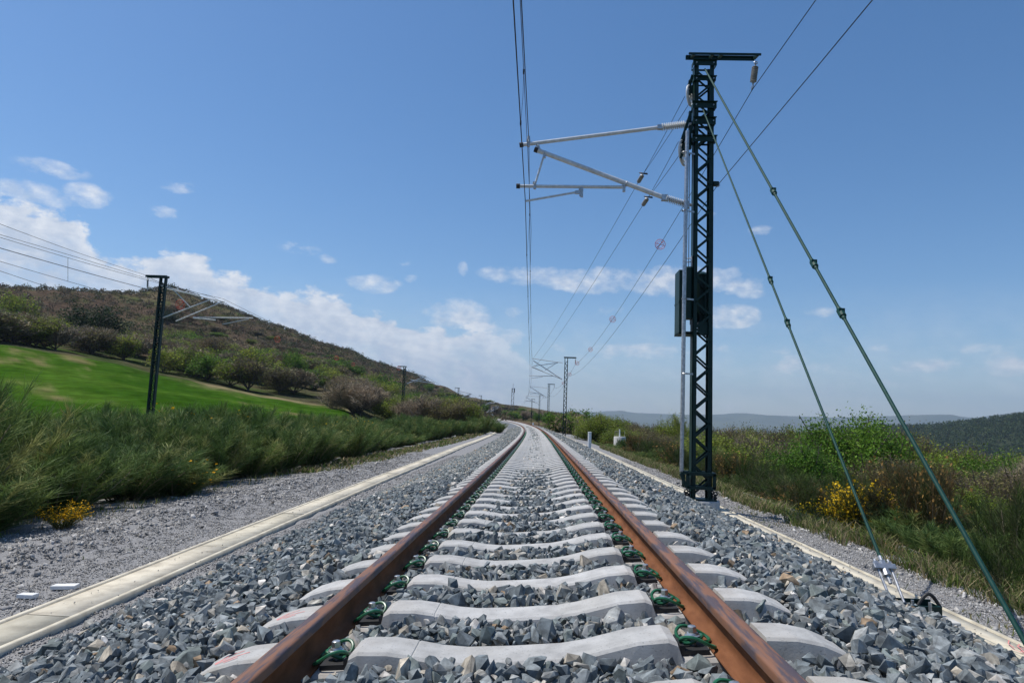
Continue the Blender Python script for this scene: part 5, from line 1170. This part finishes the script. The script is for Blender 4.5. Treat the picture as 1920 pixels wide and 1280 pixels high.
# feeder and earth wires right of the track
f1 = at_y(1411, 168, MY); f0 = V3((f1.x+.0, -45, f1.z+.75)); tip2 = at_y(1078, 684, 70.6); tip3 = at_y(1039, 727, 123); tip4 = at_y(1019, 745, 183); tip5 = at_y(1004, 752, 235)
_, FW = wire('feeder wire hung from the insulator at the end of the mast crossarm', [(f0, f1, .85), (f1, tip2, .75), (tip2, tip3, .8), (tip3, tip4, .8), (tip4, tip5, .7)], .0075)
e1 = at_y(1345, 348, MY); e0 = V3((e1.x+.05, -45, e1.z+.85)); e2 = at_y(1067, 705, 70.6); e3 = at_y(1031, 742, 123)
_, EW = wire('earth wire clipped to the right flank of the mast', [(e0, e1, .7), (e1, e2, .8), (e2, e3, .8)], .0062)
# tensioned wires anchored on the near mast, each with a short double rope and an insulator
def anchored(px_ins, far, start1, start2, label, Yi):
    ins = at_y(px_ins[0], px_ins[1], Yi); lb = ('upper' if 'upper' in label else 'lower')
    d = (far-ins).normalized(); a = ins+d*.62; fit_ = ins-d*.12
    wire(label, [(a, far, .30)], .0062)
    for st_, w_ in ((start1, 'outer'), (start2, 'inner')): wire(f'{w_} rope from the {lb} tension wheel to its insulator', [(st_, fit_, .02)], .0055, name='tension_rope', group='tension ropes', cat='rope')
    root = empty('line_insulator', ins, f'grey insulator with a dark ring on the {lb} anchored wire', 'insulator', 'line insulators'); prof = [(0, .012), (.08, .03)]
    for i in range(9): t = .1+.72*i/9; prof += [(t, .034), (t+.03, .058), (t+.05, .058), (t+.07, .034)]
    prof += [(.88, .03), (1, .012)]; q = MB(ins); q.lathe(ins, a, prof, 12); q.build('insulator_body', M['insul'], root, smooth=True)
    q = MB(ins); q.ring(fit_+d*.02, V3((.15, -.35, 1)), .105, .016, 20, 6); q.tube([fit_-V3((.1, 0, 0)), fit_+V3((.1, 0, 0))], .014, 6); q.build('guard_ring', M['black'], root)
anchored((1205, 328), at_y(1000, 671, 70.6), at_y(1284, 181, MY+.1), at_y(1292, 195, MY+.2), 'upper anchored wire slanting from the near mast to the second mast', 17.6)
anchored((1214, 372), at_y(1003, 687, 70.6), at_y(1272, 266, MY+.1), at_y(1273, 292, MY+.2), 'lower anchored wire slanting from the near mast to the second mast', 17.2)
# red bird markers on the feeder wires
def marker(P, R, label, wire_dir=V3((0, 1, 0))):
    root = empty('wire_marker', P, label, 'wire marker', 'red ring markers on the wires'); q = MB(); ax = V3((.0, 1, .15)).normalized()
    q.ring(V3((0, 0, 0)), ax, R, R*.055, 28, 6); q.ring(V3((0, .03, 0)), ax, R*.66, R*.04, 24, 6); q.build('ring', M['red'], root, smooth=True)
    q = MB(); q.tube([V3((-R*.7, 0, -R*.7)), V3((R*.7, 0, R*.7))], R*.06, 6); q.tube([V3((-R*.9, 0, R*.25)), V3((R*.9, 0, -R*.25))], R*.05, 6); q.build('spoke', M['red'], root)
def on_wire(pts, px_, py):
    best = None
    for p, q in zip(pts[:-1], pts[1:]):
        for t in np.linspace(0, 1, 20):
            c = p+(q-p)*float(t)
            if c.y < 5: continue
            v = np.array(c)-CAM; z = v @ _f; u = 960+F_PX*(v @ _R)/z; w = 640-F_PX*(v @ _U)/z; e = (u-px_)**2+(w-py)**2
            if best is None or e < best[0]: best = (e, c)
    return best[1]
lm = ['largest red ring marker on the feeder wire right of the near arm', 'second red ring marker down the feeder wire', 'third red ring marker down the feeder wire', 'red ring marker beside the second right mast', 'red ring marker just left of the second right mast', 'faint red ring marker beyond the second right mast']
for (x, y), lb in zip(((1233, 455), (1143, 595), (1103, 652), (1080, 678), (1066, 700), (1054, 716)), lm): marker(on_wire(FW, x, y), .165 if x > 1100 else .2, lb)
# left wires
lv = lambda a: at_y(a[0], a[1], a[2])
def left_wire(label, P0, mids, sg, r=.008):
    a = lv(P0); b = lv(mids[0]); back = a+(a-b)*1.5; spans = [(back, a, .0), (a, b, sg[0])]
    for p, q, s in zip(mids[:-1], mids[1:], sg[1:]): spans.append((lv(p), lv(q), s))
    return wire(label, spans, r, group='overhead wires of the left track')
_, LF = left_wire('highest wire on the left, passing over the nearest left mast', (0, 420, 21.5), [(268, 514, 35), (741, 702, 91), (853, 738, 162), (897, 747, 232)], [.06, .9, .6, .5])
_, LM = left_wire('messenger wire of the left track carrying a dropper', (0, 445, 22), [(418, 560, 35.5), (799, 706, 91), (884, 738, 162), (918, 755, 232)], [.10, .8, .7, .5])
_, LT = left_wire('thick dark wire crossing the hill skyline on the left', (0, 465, 22), [(300, 548, 35)], [.03], r=.013)
_, LC = left_wire('contact wire of the left track', (0, 490, 22), [(417, 607, 35.5), (803, 722, 91), (893, 746, 162)], [.05, .05, .05])
left_wire('lowest wire on the left, an earth wire in front of the hill', (0, 508, 22), [(304, 604, 35), (752, 722, 91)], [.05, .7])
left_wire('second messenger wire of the left track meeting the near arm', (130, 478, 26), [(396, 556, 35), (790, 704, 91)], [.03, .9])
a = on_wire(LM, 128, 484); b = on_wire(LC, 127, 527); dr = empty('dropper', a, 'dropper hanging between two left wires against the clouds', 'dropper', 'droppers between messenger and contact wire'); q = MB(a); q.tube([a, b], .007, 5); q.build('dropper_wire', M['wire'], dr)
for (x, y, Y, R), lb in zip(((338, 571, 38, .28), (520, 636, 52, .25), (631, 671, 68, .25), (748, 690, 90, .3), (662, 683, 74, .22)), ('red ring marker seen against the hill right of the nearest left mast', 'red ring marker over the middle of the left hill', 'red ring marker over the lower left hill', 'red ring marker at the second left mast', 'small red ring marker low over the left hill')):
    P = at_y(x, y, Y); marker(P, R, lb)
mk = [at_y(x, y, Y) for x, y, Y in ((304, 560, 35), (338, 571, 38), (520, 636, 52), (631, 671, 68), (662, 683, 74), (748, 690, 90))]
wire('thin wire carrying the red markers past the left hill', [(mk[0], mk[1], 0), (mk[1], mk[2], .02), (mk[2], mk[3], .02), (mk[3], mk[4], 0), (mk[4], mk[5], .02)], .006, group='overhead wires of the left track', n=5)

# ------------------------------------------------------------------ small things
def post(px_, py0, py1, Y, r, label, m=M['white']):
    b = at_y(px_, py0, Y); t = at_y(px_, py1, Y); root = empty('marker_post', b, label, 'post', 'white marker posts'); h = t.z-b.z
    q = MB(); q.tube([(0, 0, -.3), (0, 0, h-.02)], r, 20); q.build('tube', m, root, smooth=True); q = MB(); q.tube([(0, 0, h-.02), (0, 0, h+.01), (0, 0, h+.02)], [r*1.08, r*1.08, r*.8], 20); q.build('cap', m, root, smooth=True)
post(1105, 842, 810, 36.5, .095, 'stout white plastic post beside the right cable trough')
post(999.5, 798, 792.5, 150, .15, 'tiny white post far along the right of the track')
post(786, 776, 768.5, 120, .12, 'small white post in the field right of the second left mast')
post(854, 795, 783, 120, .14, 'small pale post inside the bend')
def well():
    p = at_y(1162, 829, 52); root = empty('concrete_well', p, 'round concrete well with a white vent pipe among the right scrub', 'well'); q = MB(); q.tube([(0, 0, -2), (0, 0, .40), (0, 0, .44)], [.46, .46, .43], 24); q.build('shaft', M['raft'], root, smooth=True)
    q = MB(); q.tube([(-.02, 0, .44), (-.02, 0, 1.0)], .055, 12); q.build('vent_pipe', M['white'], root, smooth=True)
    q = MB()
    for x in (-.36, -.20, .38): q.tube([(x, .1, .4), (x, .1, .88)], .015, 6)
    q.tube([(-.36, .1, .82), (-.2, .1, .82)], .012, 6); q.build('handrail', M['dusty'], root)
well()
def board(px_, py, L_, W_, rz, label):
    z = -.79; p = at_z(px_, py, z)
    for _ in range(4): z = float(path_z(np.array([p.y]), np.array([p.x-float(cx(p.y))]))[0])+.03; p = at_z(px_, py, z)
    root = empty('foam_offcut', p, label, 'board', 'white foam offcuts', rz); q = MB(); q.add([(-L_/2, -W_/2, -.02), (L_/2*.9, -W_/2, -.02), (L_/2, W_/2, -.02), (-L_/2*.8, W_/2*.9, -.02), (-L_/2, -W_/2, .012), (L_/2*.9, -W_/2, .012), (L_/2, W_/2, .012), (-L_/2*.8, W_/2*.9, .012)], [(0, 3, 2, 1), (4, 5, 6, 7), (0, 1, 5, 4), (1, 2, 6, 5), (2, 3, 7, 6), (3, 0, 4, 7)]); q.build('board', M['foam'], root, bevel=.003)
board(122, 1098, .20, .09, .25, 'longer white foam offcut lying on the left gravel path'); board(52, 1115, .14, .07, .05, 'shorter white foam offcut lying on the left gravel path')
# village specks on the far hills
def village():
    r = random.Random(3)
    for k in range(7):
        x = 1495+r.uniform(-20, 42); p = at_d(x, 795+r.uniform(-2.5, 2.5), 6000); root = empty('white_house', p, 'white house in the far village below the blue hills', 'house', 'houses of the far village'); w = r.uniform(9, 16)
        q = MB(); q.box((0, 0, 0), (w, 9, 7)); q.build('wall', M['white'], root); q = MB(); q.add([(-w/2-.5, -5, 3.5), (w/2+.5, -5, 3.5), (w/2+.5, 5, 3.5), (-w/2-.5, 5, 3.5), (-w/2, 0, 6.2), (w/2, 0, 6.2)], [(0, 1, 5, 4), (2, 3, 4, 5), (0, 4, 3), (1, 2, 5), (0, 3, 2, 1)]); q.build('roof', M['rust'], root)
village()

# ------------------------------------------------------------------ haze
def haze():
    b = MB(); b.box((0, 0, 0), (26000, 26000, 800)); o = b.build('haze', None); o.location = (0, 0, 288); o['kind'] = 'stuff'
    m = bpy.data.materials.new('haze_air'); m.use_nodes = True; nt = m.node_tree; nt.nodes.clear(); out = nt.nodes.new('ShaderNodeOutputMaterial'); v = nt.nodes.new('ShaderNodeVolumePrincipled')
    v.inputs['Color'].default_value = (.66, .82, 1.0, 1); v.inputs['Density'].default_value = 1.0e-4; v.inputs['Anisotropy'].default_value = .2; nt.links.new(v.outputs[0], out.inputs['Volume']); o.data.materials.append(m)
haze()
